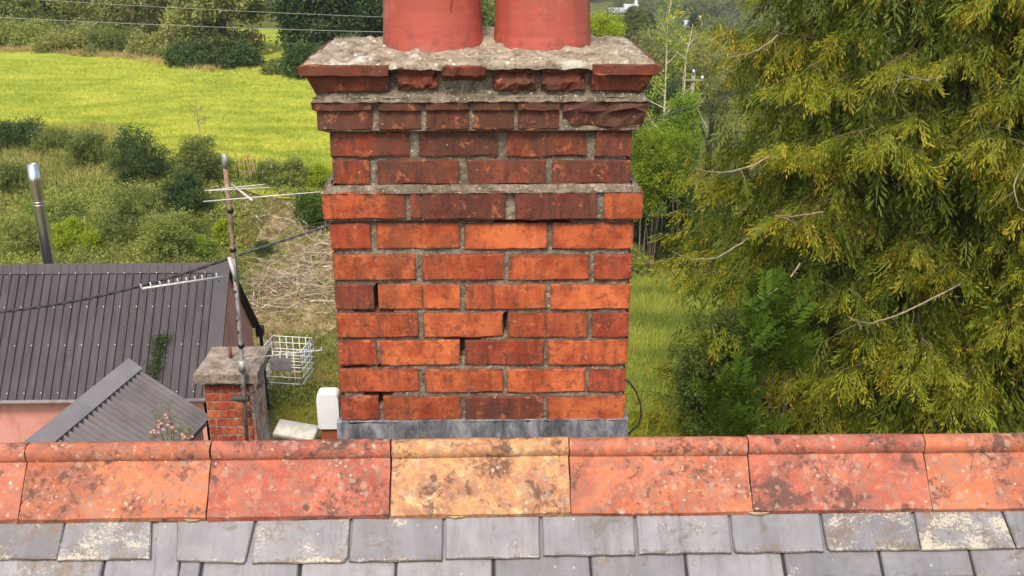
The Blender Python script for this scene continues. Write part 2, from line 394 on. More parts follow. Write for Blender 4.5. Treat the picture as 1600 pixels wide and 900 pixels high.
# -- bricks
def rough_ring_brick(x0, x1, yf, depth, rings, outx0=0, outx1=0, jit=.0012, seg=5, seed=0, chip=0.):
    """a brick lofted through horizontal rings (z, p): p = how far it stands out at the front (and at the open ends)"""
    r = random.Random(seed); vs, fs = [], []
    nr = len(rings); m = seg+1
    for z, p in rings:
        xa, xb = x0 - p*outx0, x1 + p*outx1
        for i in range(m):
            a = i/(m-1)
            zj = r.uniform(-1,1)*jit*1.4; yj = r.uniform(-1,1)*jit
            pj = p - (r.random()**3)*chip*(1 if 0 < i < m-1 else 1.6)
            e = .0025 if i in (0, m-1) else 0
            vs.append((xa+(xb-xa)*a + r.uniform(-1,1)*jit + (e if i == 0 else -e if i == m-1 else 0)*0, yf - pj + yj + e, z+zj))
        vs.append((xb, yf+depth, z)); vs.append((xa, yf+depth, z))
    q = m+2
    for k in range(nr-1):
        for i in range(q):
            i2 = (i+1) % q
            fs.append((k*q+i, k*q+i2, (k+1)*q+i2, (k+1)*q+i))
    fs.append(tuple(reversed(range(q)))); fs.append(tuple((nr-1)*q+i for i in range(q)))
    return vs, fs
def brick_obj(vs, fs, parent, color, M=None, name='brick', mat=None):
    mb = MB(); mb.add([M @ Vector(p) for p in vs] if M else vs, fs)
    o = put(mb, name, mat or M_brick, house, False, parent); o.color = color
    return o
def std_rings(z0, z1, b=.004): return [(z0, -b), (z0+b, 0), (z1-b, 0), (z1, -b)]
OR = (.47, .098, .032); OR2 = (.53, .122, .040); RD = (.38, .068, .028); DK = (.22, .058, .032); BR = (.30, .070, .034); PU = (.21, .066, .044)
def zr(ytop, ybot, Y, px=750): return at(px, ybot, Y).z, at(px, ytop, Y).z
rows = [ # (ytop, ybot, front plane, [(x0, x1, colour, stain)])
 (206,245,YF+.012,[(516,640,RD,.60),(654,777,DK,.80),(792,917,RD,.68),(930,988,BR,.68)]),
 (250,288,YF+.012,[(520,577,OR,.80),(590,716,BR,.68),(730,852,BR,.66),(862,985,BR,.74)]),
 (300,343,YF-.016,[(503,633,OR,.50),(641,657,BR,.4),(661,790,DK,.85),(805,932,DK,.75),(944,1004,OR,.35)]),
 (349,390,YF,[(517,579,RD,.35),(588,719,OR,.32),(725,855,OR2,.15),(863,990,OR,.25)]),
 (398,438,YF,[(520,649,OR2,.45),(659,788,OR,.55),(795,921,OR,.30),(929,987,RD,.45)]),
 (445,484,YF,[(523,584,BR,.62),(591,659,OR2,.15),(661,719,OR2,.2),(727,853,OR,.45),(860,985,OR2,.22)]),
 (489,528,YF,[(526,653,OR,.50),(661,786,OR2,.20),(794,919,OR,.50),(925,983,RD,.55)]),
 (532,571,YF,[(528,588,RD,.50),(594,719,OR2,.32),(727,850,RD,.65),(856,981,OR,.40)]),
 (577,614,YF,[(530,655,OR,.42),(663,786,OR2,.25),(792,914,OR2,.12),(920,978,RD,.48)]),
 (620,657,YF,[(533,592,RD,.42),(599,720,OR,.42),(727,849,BR,.72),(855,976,OR2,.20)]),
]
D_ST = .46            # depth of the stack front to back
# core of the stack: rough mortar face, gaps where it has fallen out
holes = [(590,467,3,20),(790,506,3,17),(723,542,3,16),(594,577,3,9),(595,625,3,10)]
hholes = [(585,486,32,2.2),(722,529,32,2.2),(555,573,22,2.0),(590,617,22,2.0),(830,346,60,2.0)]
def core_mesh():
    vs, fs = [], []
    z0, z1 = 9.6, at(750, 100, 2.5).z - .01
    nx, nz = 90, 190
    W2 = .404
    def face(P, nx, nz, fr):
        b = len(vs)
        for j in range(nz+1):
            for i in range(nx+1): vs.append(P(i/nx, j/nz))
        for j in range(nz):
            for i in range(nx): k = b+j*(nx+1)+i; fs.append((k, k+1, k+nx+2, k+nx+1))
    def setp(z):                       # how far the mortar face stands behind/before the main plane at height z
        if z > zband1: return -.0205
        if z > zband0: return .008
        return -.0080
    zband0 = at(750, 345, YF).z; zband1 = at(750, 297, YF).z
    zc1 = at(750, 205, YF).z; zc1t = at(750, 157, YF).z; zc2 = at(750,145,YF).z
    def off(z):
        if z > zc2: return .004
        if z > zc1t: return .030 - .026*(z-zc1t)/(zc2-zc1t) + .0
        if z > zc1: return .004
        return setp(z)
    def P(a, b):
        z = z0+(z1-z0)*b; o_ = off(z)
        x = CX - (W2+o_) + 2*(W2+o_)*a
        n = mnoise.noise(Vector((x*60, z*60, 1)))*.0035 + mnoise.noise(Vector((x*18, z*18, 4)))*.004
        y = YF - o_ + n
        for hx, hy, rx, ry in holes_w:
            if abs(x-hx) < rx and abs(z-hy) < ry: y += .05
        return (x, y, z)
    holes_w = []
    for px, py, a, b in [(h[0], h[1], h[2], h[3]) for h in holes+hholes]:
        c_ = at(px, py, YF); holes_w.append((c_.x, c_.z, max(a, 4)/580., max(b, 2.6)/540.))
    face(P, nx, nz, 0)
    def side(sg):
        def Q(a, b):
            z = z0+(z1-z0)*b; o_ = off(z); yy = YF-o_ + (D_ST+2*o_)*a
            x = CX + sg*(W2+o_) - sg*(mnoise.noise(Vector((yy*60, z*60, 9)))*.003)*(0 if a == 0 else 1)
            return (x, yy, z)
        face(Q, 30, nz//2, 0)
    side(1); side(-1)
    def B(a, b):
        z = z0+(z1-z0)*b; o_ = off(z); return (CX-(W2+o_)+2*(W2+o_)*a, YF+D_ST+o_, z)
    face(B, 4, nz//2, 0)
    return vs, fs
mb = MB(); mb.add(*core_mesh())
chim = put(mb, 'chimney', M_mortar, house)
chim['label'] = 'big square red brick chimney stack with stepped moulded top courses and worn cement joints'
seed = 0
for (yt, yb, Yp, bl) in rows:
    for (a, b, colr, stn) in bl:
        seed += 1; pc = (a+b)/2
        z0, z1 = zr(yt, yb, Yp, pc)
        x0, x1 = at(a, (yt+yb)/2, Yp).x, at(b, (yt+yb)/2, Yp).x
        jj = .0022 if yt < 300 else .0014
        if (a, yt) == (641, 300): vs, fs = rough_ring_brick(x0, x1, Yp, .09, std_rings(z0, z1), seed=seed, jit=.003, seg=2)
        else: vs, fs = rough_ring_brick(x0, x1, Yp + rnd.uniform(-.0025, .002), .095, std_rings(z0, z1, .0035), seed=seed, jit=jj, seg=5)
        k = rnd.uniform(.9, 1.1)
        brick_obj(vs, fs, chim, (colr[0]*k, colr[1]*k, colr[2]*k, stn))
# moulded corbel courses: (x0,x1,open left,open right,kind)
def px_x(px, py, Y): return at(px, py, Y).x
zA = [at(750, y, 2.515).z for y in (204, 173, 171.5, 157.5)]
c1 = [(493,582,1,0,PU,.5,'n'),(592,658,0,0,BR,.7,'n'),(666,733,0,0,DK,.85,'n'),(739,804,0,0,BR,.85,'n'),(809,874,0,0,BR,.85,'n'),(880,1004,0,1,PU,.95,'broken')]
for (a, b, l, r_, colr, stn, k) in c1:
    seed += 1; x0, x1 = px_x(a, 188, 2.52), px_x(b, 188, 2.52)
    if l: x0 = CX - .418
    if r_: x1 = CX + .418
    if k == 'n': rings = [(zA[0], -.003), (zA[0]+.004, 0), (zA[1], 0.0), (zA[2], .0095), (zA[3]-.003, .0105), (zA[3], .006)]
    else: rings = [(zA[0]+.004, -.004), (zA[0]+.012, -.001), (zA[1]-.006, .008), (zA[2], .014), (zA[3]-.006, .012), (zA[3]+.002, .002)]
    vs, fs = rough_ring_brick(x0, x1, 2.520, .10, rings, l, r_, jit=.0012 if k == 'n' else .004, seg=6, seed=seed, chip=.003 if k == 'n' else .012)
    brick_obj(vs, fs, chim, (*colr, stn), name='moulded_brick')
zB = [at(750, y, 2.495).z for y in (145, 131, 118, 116.5, 100)]
c2 = [(478,608,1,0,RD,.40,'n'),(620,682,0,0,RD,.66,'worn'),(691,759,0,0,RD,.45,'lip'),(771,838,0,0,BR,.72,'worn2'),(847,915,0,0,BR,.70,'worn2'),(925,1017,0,1,RD,.42,'n')]
for (a, b, l, r_, colr, stn, k) in c2:
    seed += 1; x0, x1 = px_x(a, 122, 2.50), px_x(b, 122, 2.50)
    if l: x0 = CX - .412
    if r_: x1 = CX + .412
    if k == 'n': rings = [(zB[0], .002), (zB[0]+.004, .006), (zB[1], .014), (zB[2]-.002, .020), (zB[3], .034), (zB[4]-.003, .036), (zB[4], .031)]; ch = .002; j = .0012
    elif k == 'lip': rings = [(zB[2]+.004-.02, -.004), (zB[2]-.002, 0.006), (zB[2]+.001, .032), (zB[4]-.006, .036), (zB[4]-.002, .030)]; ch = .006; j = .0016
    elif k == 'worn': rings = [(zB[0]+.004, .0), (zB[0]+.012, .008), (zB[1], .012), (zB[2], .012), (zB[3]+.010, .022), (zB[4]-.006, .030), (zB[4]-.002, .024)]; ch = .011; j = .0025
    else: rings = [(zB[0], .0), (zB[0]+.008, .010), (zB[1], .016), (zB[2], .011), (zB[3]+.008, .022), (zB[4]-.008, .018), (zB[4]-.004, .012)]; ch = .013; j = .003
    vs, fs = rough_ring_brick(x0, x1, 2.515, .10, rings, l, r_, jit=j, seg=8, seed=seed, chip=ch)
    brick_obj(vs, fs, chim, (*colr, stn), name='moulded_brick')
# sides and back of the stack, course by course
def side_course(z0, z1, p, shift, corb=None):
    for sg in (-1, 1):
        y = YF - p + .005; first = True; yend = YF + D_ST + p
        cuts = [YF - p + (.103 if True else 0)]
        L = .110 if shift else .222
        while cuts[-1] < yend - .02:
            cuts.append(min(cuts[-1] + L, yend)); L = .232
        for i in range(len(cuts)-1):
            a, b = cuts[i]+.005, cuts[i+1]-.005
            if b-a < .03: continue
            colr = rnd.choice([OR, RD, BR, OR2]); vs, fs = rough_ring_brick(-(b-a)/2, (b-a)/2, 0, .09, corb or std_rings(z0, z1), seed=rnd.randint(0, 9999), seg=2)
            M = Matrix.Translation((CX + sg*(.404+p), (a+b)/2, 0)) @ Matrix.Rotation(sg*PI/2, 4, 'Z')
            brick_obj(vs, fs, chim, (*colr, rnd.uniform(.3, .7)), M)
    x = CX - .404 - p + (.11 if shift else 0)
    M = Matrix.Translation((0, YF + D_ST + p, 0)) @ Matrix.Rotation(PI, 4, 'Z')
    while x < CX + .404 + p - .05:
        b = min(x+.222, CX+.404+p-.002)
        vs, fs = rough_ring_brick(-b, -x, 0, .09, std_rings(z0, z1), seed=rnd.randint(0, 9999), seg=2)
        brick_obj(vs, fs, chim, (*rnd.choice([OR, RD, BR, OR2]), rnd.uniform(.3, .7)), M); x = b+.01
for i, (yt, yb, Yp, bl) in enumerate(rows):
    z0, z1 = zr(yt, yb, Yp); side_course(z0, z1, YF-Yp-.001, i % 2)
z0 = rows[-1]; zz = at(750, 657, YF).z
side_course(zA[0], zA[3], .018, 0, [(zA[0], -.003), (zA[1], 0.0), (zA[2], .0095), (zA[3], .006)])
side_course(zB[0], zB[4], .018, 1, [(zB[0], .0), (zB[1], .008), (zB[2]-.002, .014), (zB[3], .030), (zB[4], .027)])
# ledge mortar between corbels and on the band: sloping weathered fillets
def ledge(name, za, zb, pa, pb, n=80, rough=.004, mat=None):
    mb = MB(); W2 = .404
    per = []
    loop = [(-1, 0), (1, 0)]
    def ringpts(p, z, sd):
        out = []
        x0, x1 = CX-W2-p, CX+W2+p; y0, y1 = YF-p, YF+D_ST+p
        for i in range(n): out.append((x0+(x1-x0)*i/n, y0))
        for i in range(40): out.append((x1, y0+(y1-y0)*i/40))
        for i in range(10): out.append((x1-(x1-x0)*i/10, y1))
        for i in range(40): out.append((x0, y1-(y1-y0)*i/40))
        res = []
        for (x, y) in out:
            k = mnoise.noise(Vector((x*35, y*35, sd)))*rough + mnoise.noise(Vector((x*90, y*90, sd+5)))*rough*.6
            dx = 1 if x >= x1-1e-6 else -1 if x <= x0+1e-6 else 0; dy = -1 if y <= y0+1e-6 else 1 if y >= y1-1e-6 else 0
            res.append((x+dx*k, y+dy*k, z+k*.7))
        return res
    rs = 6; nn_ = n+90
    for j in range(rs+1):
        a = j/rs; mb.v += ringpts(pa+(pb-pa)*a, za+(zb-za)*a**1.3, j*3.1)
    for j in range(rs):
        for i in range(nn_): i2 = (i+1) % nn_; mb.f.append((j*nn_+i, j*nn_+i2, (j+1)*nn_+i2, (j+1)*nn_+i))
    return put(mb, name, mat or M_mortar, house, True, chim)
ledge('mortar_fillet', zA[3]-.002, zB[0]+.003, .023, .006, rough=.007)
ledge('mortar_fillet', at(750, 300.5, YF-.01).z, at(750, 289, YF).z, .0185, -.006, rough=.005)
# cement cap, crumbly heap with the pots bedded in
def cap_mesh():
    vs, fs = [], []; nx, ny = 120, 70
    x0, x1, y0, y1 = CX-.404-.036, CX+.404+.036, YF-.042, YF+D_ST+.036
    zt = zB[4]
    for j in range(ny+1):
        for i in range(nx+1):
            a, b = i/nx, j/ny; x = x0+(x1-x0)*a; y = y0+(y1-y0)*b
            e = min(a, 1-a, b, 1-b)
            n = mnoise.fractal(Vector((x*16, y*16, 2)), .8, 2.2, 4)*.008 + max(0, mnoise.noise(Vector((x*45, y*45, 7))))*.011
            e2 = min(x-x0, x1-x, y-y0, y1-y); h = .003 + .012*min(1, max(0, e2)/.10) + .036*math.exp(-((x-CX+.02)/.17)**2-((y-YF-.33)/.13)**2) + n*min(1, .35+e/.06)
            if e <= 0: h = -.004
            wob = mnoise.noise(Vector((x*30, y*30, 3)))*.004
            vs.append((x+(wob if e <= 0 and (a in (0,1)) else 0), y+(wob-.001 if e <= 0 and b in (0,1) else 0), zt+h))
    for j in range(ny):
        for i in range(nx): k = j*(nx+1)+i; fs.append((k, k+1, k+nx+2, k+nx+1))
    b = len(vs)
    per = [i for i in range(nx+1)] + [j*(nx+1)+nx for j in range(1, ny+1)] + [ny*(nx+1)+i for i in range(nx-1, -1, -1)] + [j*(nx+1) for j in range(ny-1, 0, -1)]
    for k in per: v = vs[k]; vs.append((v[0], v[1], zt-.010-max(0, .4+mnoise.noise(Vector((v[0]*38, v[1]*38, 8)))+.5*mnoise.noise(Vector((v[0]*110, v[1]*60, 3))))*.006))
    m = len(per)
    for i in range(m): i2 = (i+1) % m; fs.append((per[i2], per[i], b+i, b+i2))
    return vs, fs
mb = MB(); mb.add(*cap_mesh()); put(mb, 'cement_cap', M_flaunch, house, True, chim)
# chimney pots
t = NT('painted_pot', .5, .4)
n1 = t.noise(1, 6, t.scale(t.pos, (4., 4., 60.)), .6); n2 = t.noise(9, 6)
c = t.mix(t.ramp(n1, (.3, 0.), (.7, 1.)), (.37, .070, .046), (.45, .098, .066))
c = t.mix(t.ramp(n2, (.5, 0.), (.75, .5)), c, (.38, .10, .075))
cz = t.n('ShaderNodeSeparateXYZ', {0: t.pos}).outputs[2]
lowm = t.n('ShaderNodeMapRange', {'Value': cz, 'From Min': 11.69, 'From Max': 11.76, 'To Min': .16, 'To Max': 0.}).outputs[0]
c = t.mix(t.ramp(t.m2('ADD', t.noise(40, 5), lowm), (.66, 0.), (.74, .6)), c, (.22, .07, .055))
c = t.mix(t.ramp(t.noise(1, 7, t.scale(t.pos, (26., 26., 3.)), .7, .3), (.50, 0.), (.66, .55)), c, (.24, .075, .055))
c = t.mix(t.ramp(t.noise(60, 6, None, .75), (.60, 0.), (.66, .6)), c, (.16, .06, .045))
c = t.mix(t.ramp(t.noise(7, 7, None, .7), (.54, 0.), (.64, .35)), c, (.52, .22, .16))
px_ = t.n('ShaderNodeSeparateXYZ', {0: t.pos})
xc = at(706, 15, 2.64).x
dl = t.m2('ABSOLUTE', t.m2('SUBTRACT', t.m2('ADD', px_.outputs[0], t.m2('MULTIPLY', t.m2('SUBTRACT', t.noise(9, 5), .5), .045)), xc))
crk = t.m2('MULTIPLY', t.ramp(dl, (.0006, .85), (.0022, 0.)), t.m2('MULTIPLY', t.m2('GREATER_THAN', cz, 11.77), t.m2('LESS_THAN', px_.outputs[1], 2.74)))
c = t.mix(crk, c, (.12, .03, .025))
t.col(c); t.bump(t.m2('ADD', n1, t.m2('MULTIPLY', n2, .4)), .15, .003); M_pot = t.m
def pot(px, wpx, Y, lab):
    c_ = at(px, 70, Y); zb = zB[4]+.008
    rb = wpx/2/(FPX)*(Y*math.cos(TH)+.33*math.sin(TH)); mb = MB(); n = 56
    prof = [(rb*1.015, -.01), (rb*1.0, .02), (rb*.972, .07), (rb*.958, .13), (rb*.93, .30), (rb*.91, .52), (rb*1.02, .53), (rb*1.03, .58), (rb*.95, .60), (rb*.80, .60), (rb*.78, .50), (rb*.80, .0)]
    for r_, z in prof:
        for k in range(n): a = 2*PI*k/n; mb.v.append((c_.x+r_*math.cos(a), Y+r_*math.sin(a), zb+z))
    for j in range(len(prof)-1):
        for k in range(n): k2 = (k+1) % n; mb.f.append((j*n+k, j*n+k2, (j+1)*n+k2, (j+1)*n+k))
    o = put(mb, 'chimney_pot', M_pot, house, True, chim); o['label'] = lab
pot(677, 156, 2.755, 'left red painted chimney pot with a fine crack')
pot(847, 152, 2.76, 'right red painted chimney pot with grimy foot')
# lead flashing pieces along the foot of the stack
zl = at(750, 658, YF).z
fpx = [(526,592,1),(592,655,0),(655,722,0),(722,806,0),(806,856,1),(856,902,0),(902,946,0),(946,979,1)]
for i, (a, b, lap) in enumerate(fpx):
    mb = MB(); x0, x1 = at(a, 668, YF-.01).x, at(b, 668, YF-.01).x
    n = 8; o_ = .006+.0035*(i % 2)
    for j in range(4):
        for k in range(n+1):
            x = x0+(x1-x0)*k/n; z = zl+.004-j*.055 + ((mnoise.noise(Vector((x*34, 1, 2)))*.009+(i % 3-1)*.002) if j == 0 else 0)
            y = YF-o_-.004*j + mnoise.noise(Vector((x*30, z*24, 3)))*.008
            mb.v.append((x, y, z))
    for j in range(3):
        for k in range(n): q = j*(n+1)+k; mb.f.append((q, q+n+1, q+n+2, q+1))
    m0 = len(mb.v)
    mb.add([(x0, YF-o_, zl+.004), (x1, YF-o_, zl+.004), (x1, YF+.012, zl+.006), (x0, YF+.012, zl+.006)], [(0,1,2,3)])
    put(mb, 'lead_flashing', M_lead, house, True, chim)
for sg in (-1, 1):
    mb = MB(); mb.box((CX+sg*.41-.004, YF-.012, zl-.9), (CX+sg*.41+.004, YF+D_ST+.02, zl+.005)); put(mb, 'lead_flashing', M_lead, house, False, chim)

# -- ridge tiles
YB, SL = 2.10, math.radians(49)          # foot of the front flange, its slope
def ridge_tile(pt0, pt1, pb0, pb1, colr, al, seed):
    # seam ends: roll at y~712 and flange foot at y~805
    Lf = .143; hb = None
    yfoot = {}
    ys = lambda p: 812 + (795-812)*(p-25)/(1435)
    yl = (ys(pb0)+ys(pb1))/2
    zb = at((pb0+pb1)/2, yl, YB).z
    y_t = YB+Lf*math.cos(SL); z_t = zb+Lf*math.sin(SL)
    X0 = at(pt0, 710, y_t).x; X1 = at(pt1, 710, y_t).x
    r = .0255; yc = y_t+.019; zc = z_t+.014
    prof = []      # (y,z) outer then inner, from the front foot over the roll to the back foot
    th_ = .011
    nrm = (-math.sin(SL), math.cos(SL))
    for k in range(5):
        a = k/4; prof.append((YB+Lf*a*math.cos(SL), zb+Lf*a*math.sin(SL)))
    prof[-1] = (prof[-1][0]-.001, prof[-1][1]-.002)
    for k in range(9):
        a = math.radians(205-230*k/8); prof.append((yc+r*math.cos(a), zc+r*math.sin(a)))
    for k in range(3):
        a = k/2; prof.append((yc+.019+Lf*a*math.cos(SL), z_t-Lf*a*math.sin(SL)))
    inner = [(yc+.019+Lf*math.cos(SL)-.006, z_t-Lf*math.sin(SL)-th_), (yc, z_t-.012), (YB+.004, zb-.013)]
    P = prof+inner; m = len(P); mb = MB(); n = 8; rr = random.Random(seed)
    dz = rr.uniform(-.0015, .0015); tilt = rr.uniform(-.002, .002)
    for i in range(n+1):
        a = i/n; x = X0+.0018+(X1-X0-.0036)*a
        for j, (y, z) in enumerate(P):
            w = mnoise.noise(Vector((x*14, j*.6, seed)))*.0012 + (rr.uniform(-.0015, .0015) if i in (0, n) or j == 0 else 0)
            mb.v.append((x+(rr.uniform(-.0012,.0012) if i in (0, n) else 0), y+w, z+dz+tilt*(a-.5)*2+w))
    for i in range(n):
        for j in range(m): j2 = (j+1) % m; mb.f.append((i*m+j, (i+1)*m+j, (i+1)*m+j2, i*m+j2))
    mb.f.append(tuple(range(m))); mb.f.append(tuple(n*m+j for j in reversed(range(m))))
    o = put(mb, 'ridge_tile', M_tile, house, False); o.color = (*colr, al)
    for p in o.data.polygons: p.use_smooth = len(p.vertices) == 4
    o.data.set_sharp_from_angle(angle=math.radians(40))
    return o
TR = (.49, .110, .062); TO = (.51, .130, .066); TP = (.46, .112, .072)
tiles = [(-245, 40, -270, 22, TP, .9), (40, 329, 25, 319, TO, .85), (329, 611, 320, 608, TP, .95), (611, 889, 608, 893, TO, .0), (889, 1168, 893, 1178, TR, .8), (1168, 1442, 1178, 1460, TP, .95), (1442, 1716, 1460, 1745, TO, .9), (1716, 1990, 1745, 2025, TO, .9)]
for i, (a, b, c_, d, colr, al) in enumerate(tiles):
    o = ridge_tile(a, b, c_, d, colr, al, i*7+3)
    if al == 0: o['label'] = 'ridge tile weathered pale yellow with lichen'
# -- roof slopes (boards under the slates) and house walls
SR = math.radians(43); YT, ZT = 2.215, None
zfoot = at(750, 804, YB).z
Yap, Zap = 2.215, zfoot + (2.215-YB)*math.tan(SR) - .034
def slope_pt(x, s, off): return Vector((x, Yap - s*math.cos(SR) - off*math.sin(SR), Zap - s*math.sin(SR) + off*math.cos(SR)))
mb = MB()
for sg in (1, -1):
    L = 5.2
    e = [(x, Yap - sg*s*math.cos(SR), Zap - s*math.sin(SR)) for x in (-7, 7) for s in (0, L)]
    n = len(mb.v); mb.v += e; mb.v += [(p[0], p[1], p[2]-.12) for p in e]
    mb.f += [(n, n+1, n+3, n+2), (n+4, n+6, n+7, n+5), (n+1, n+5, n+7, n+3), (n, n+4, n+5, n+1), (n+2, n+3, n+7, n+6)]
put(mb, 'roof_deck', M_deck, house)
mb = MB(); yw = 5.2*math.cos(SR)-.35
mb.box((-6.8, Yap-yw, -1), (6.8, Yap+yw, Zap-5.2*math.sin(SR)+.25))
put(mb, 'wall', M_render, house)
mb = MB()
for xg in (-6.8, 6.8):
    mb.add([(xg, Yap-yw, Zap-5.2*math.sin(SR)+.2), (xg, Yap+yw, Zap-5.2*math.sin(SR)+.2), (xg, Yap, Zap-.15), (xg-.2*np.sign(xg), Yap-yw, Zap-5.2*math.sin(SR)+.2), (xg-.2*np.sign(xg), Yap+yw, Zap-5.2*math.sin(SR)+.2), (xg-.2*np.sign(xg), Yap, Zap-.15)], [(0,1,2),(3,5,4),(0,2,5,3),(1,4,5,2)])
put(mb, 'gable_wall', M_render, house)
# -- slates: each a thin plate lying on the slope; s measured down from the apex
def s_of(px, py, off=.01):             # distance down the slope seen at a pixel
    d = ray(px, py); n = np.array([0, -math.sin(SR), math.cos(SR)])   # outward normal of the slope
    p0 = np.array(slope_pt(0, 0, off)); t_ = np.dot(p0-CAM, n)/np.dot(d, n); P = CAM+d*t_
    return (Yap-off*math.sin(SR)-P[1])/math.cos(SR), P[0]
def slate(xa0, xa1, xb0, xb1, s0, sb0, sb1, off0, off1, colr, al, seed, name='slate', clip=0):
    """xa: x at the head, xb: x at the tail (left, right); sb: slope distance of the tail at left and right"""
    r = random.Random(seed); th_ = .007
    n = 8; top, bot = [], []
    out = []                       # outline (x, s)
    for k in range(n+1):
        a = k/n; out.append((xb0+(xb1-xb0)*a, sb0+(sb1-sb0)*a + r.uniform(-.0013, .0013)))
    if clip > 0: out[-1] = (out[-1][0]-clip*.9, out[-1][1]); out.insert(len(out), (xb1, out[-1][1]-clip))
    if clip < 0: out[0] = (out[0][0]-clip*.9, out[0][1]); out.insert(0, (xb0, out[0][1]+clip))
    for k in range(1, 4): a = k/4; out.append((xb1+(xa1-xb1)*a+r.uniform(-.001,.001), sb1+(s0-sb1)*a))
    out.append((xa1, s0)); out.append((xa0, s0))
    for k in range(1, 4): a = k/4; out.append((xa0+(xb0-xa0)*a+r.uniform(-.001,.001), s0+(sb0-s0)*a))
    cx = (xa0+xa1)/2; cs = max(sb0, sb1)
    O = slope_pt(cx, cs, off1)
    dn = Vector((0, -math.cos(SR), -math.sin(SR))); nr = Vector((0, -math.sin(SR), math.cos(SR)))
    def P(x, s, up):
        a = (s-s0)/(cs-s0); off = off0+(off1-off0)*a+up + mnoise.noise(Vector((x*9, s*9, seed)))*.0010
        return slope_pt(x, s, off)
    # local frame: X along, Y up the slope, Z out
    Mx = Matrix(((1,0,0), tuple(-dn), tuple(nr))).transposed().to_4x4(); Mx.translation = O
    Mi = Mx.inverted()
    m = len(out); vs = [Mi @ P(x, s, 0) for x, s in out]
    ins = []
    cxm = sum(p[0] for p in out)/m; csm = sum(p[1] for p in out)/m
    for x, s in out:
        k = .0025; dx = cxm-x; ds = csm-s; l = math.hypot(dx, ds); ins.append(Mi @ P(x+dx/l*k*1.3, s+ds/l*k*1.3, .0005))
    vs = ins + [v - Vector((0, 0, .0028)) for v in vs] + [v - Vector((0,0,th_)) for v in vs]
    fs = [tuple(range(m))]
    for q in (0, m):
        for i in range(m): i2 = (i+1) % m; fs.append((q+i2, q+i, q+m+i, q+m+i2))
    me = bpy.data.meshes.new(name); me.from_pydata([tuple(v) for v in vs], [], fs); me.materials.append(M_slate); me.update()
    o = link(name, me, house); o.matrix_local = Matrix.Translation(-house.location) @ Mx; o.color = (*colr, al)
    return o
SG = (.195, .186, .196); SG2 = (.222, .211, .220); SG3 = (.160, .153, .163)
# (joint px at y~815 left,right ; at tail left,right ; tail y left,right ; colour ; lichen ; clip)
rowA = [(-150,-50,-160,-58,874,874,SG,.5,0),(-48,100,-55,90,874,874,SG3,.62,0),(102,237,88,234,876,873,SG,.72,0),
 (277,396,275,383,876,880,SG,.30,.008),(400,546,393,543,880,879,SG2,.62,.012),(550,692,545,691,878,876,SG3,.45,0),
 (696,843,696,844,873,872,SG2,.25,0),(847,991,849,993,869,867,SG,.18,0),(995,1139,998,1144,866,864,SG2,.38,0),
 (1143,1282,1148,1288,864,862,SG,.28,-.006),(1286,1428,1294,1438,861,859,SG3,.70,-.008),(1432,1571,1441,1588,860,857,SG,.80,0),(1574,1712,1590,1730,856,854,SG,.5,0),(1714,1850,1734,1870,854,852,SG,.4,0)]
for i, (a0, a1, b0, b1, y0, y1, colr, al, cl) in enumerate(rowA):
    f0, X0 = s_of((b0), y0, .016); f1, X1 = s_of(b1, y1, .016)
    _, h0 = s_of(a0, 815, .014); _, h1 = s_of(a1, 815, .014)
    g = (815-y0)/(815-y0); k = 1.6
    hx0 = X0+(h0-X0)*2.6 if abs(h0-X0) < .03 else h0; hx1 = X1+(h1-X1)*2.6 if abs(h1-X1) < .03 else h1
    slate(hx0, hx1, X0, X1, .03, f0, f1, .006, .017, colr, al, i+50, clip=cl)
# slipped narrow slate at the left
f0, X0 = s_of(234, 935, .016); _, X1 = s_of(274, 935, .016); _, h0 = s_of(243, 820, .012); _, h1 = s_of(279, 820, .012)
slate(h0, h1, X0, X1, .05, f0, f0, .004, .012, SG2, .12, 99)
rowB = [(-30,-150),(160,-28),(271,162),(313,280),(467,315),(617,470),(770,620),(922,773),(1072,925),(1225,1075),(1378,1228),(1521,1381),(1665,1524),(1810,1668)]
for i, (b, a) in enumerate(rowB):
    f0, X0 = s_of(a, 890, .006); _, X1 = s_of(b-1, 890, .006)
    slate(X0, X1, X0+rnd.uniform(-.002,.002), X1+rnd.uniform(-.002,.002), .06, .30+rnd.uniform(-.003,.003), .30+rnd.uniform(-.003,.003), -.004, .008, rnd.choice([SG, SG2, SG3]), rnd.choice([.15, .25, .3, .45]) if i != 1 else .7, i+200)
for rr_ in range(2):
    x = -1.9 + .12*rr_
    while x < 1.95:
        slate(x, x+.230, x, x+.230, .16+.17*rr_, .47+.18*rr_, .47+.18*rr_, -.006, .004, rnd.choice([SG, SG2, SG3]), .3, rnd.randint(0, 9999)); x += .234
# small mortar remains under the ridge
M_tan = plain('tan_mortar', (.36, .26, .15), .95, 0, .4, 60)
for px_, w in ((302, 30), (712, 26), (1185, 34)):
    mb = MB(); sA, X0 = s_of(px_-w/2, 812 - (px_-25)*.0118, .02); _, X1 = s_of(px_+w/2, 812-(px_-25)*.0118, .02)
    n = 6; sA += .004
    for k in range(n+1):
        x = X0+(X1-X0)*k/n; q = .004*math.sin(PI*k/n)+rnd.uniform(0, .002)
        mb.v += [tuple(slope_pt(x, sA-.012, .020)), tuple(slope_pt(x, sA+q, .021)), tuple(slope_pt(x, sA+q*1.5, .014))]
    for k in range(n):
        for j in range(2): b = k*3+j; mb.f.append((b, b+1, b+4, b+3))
    put(mb, 'bedding_mortar', M_tan, house)

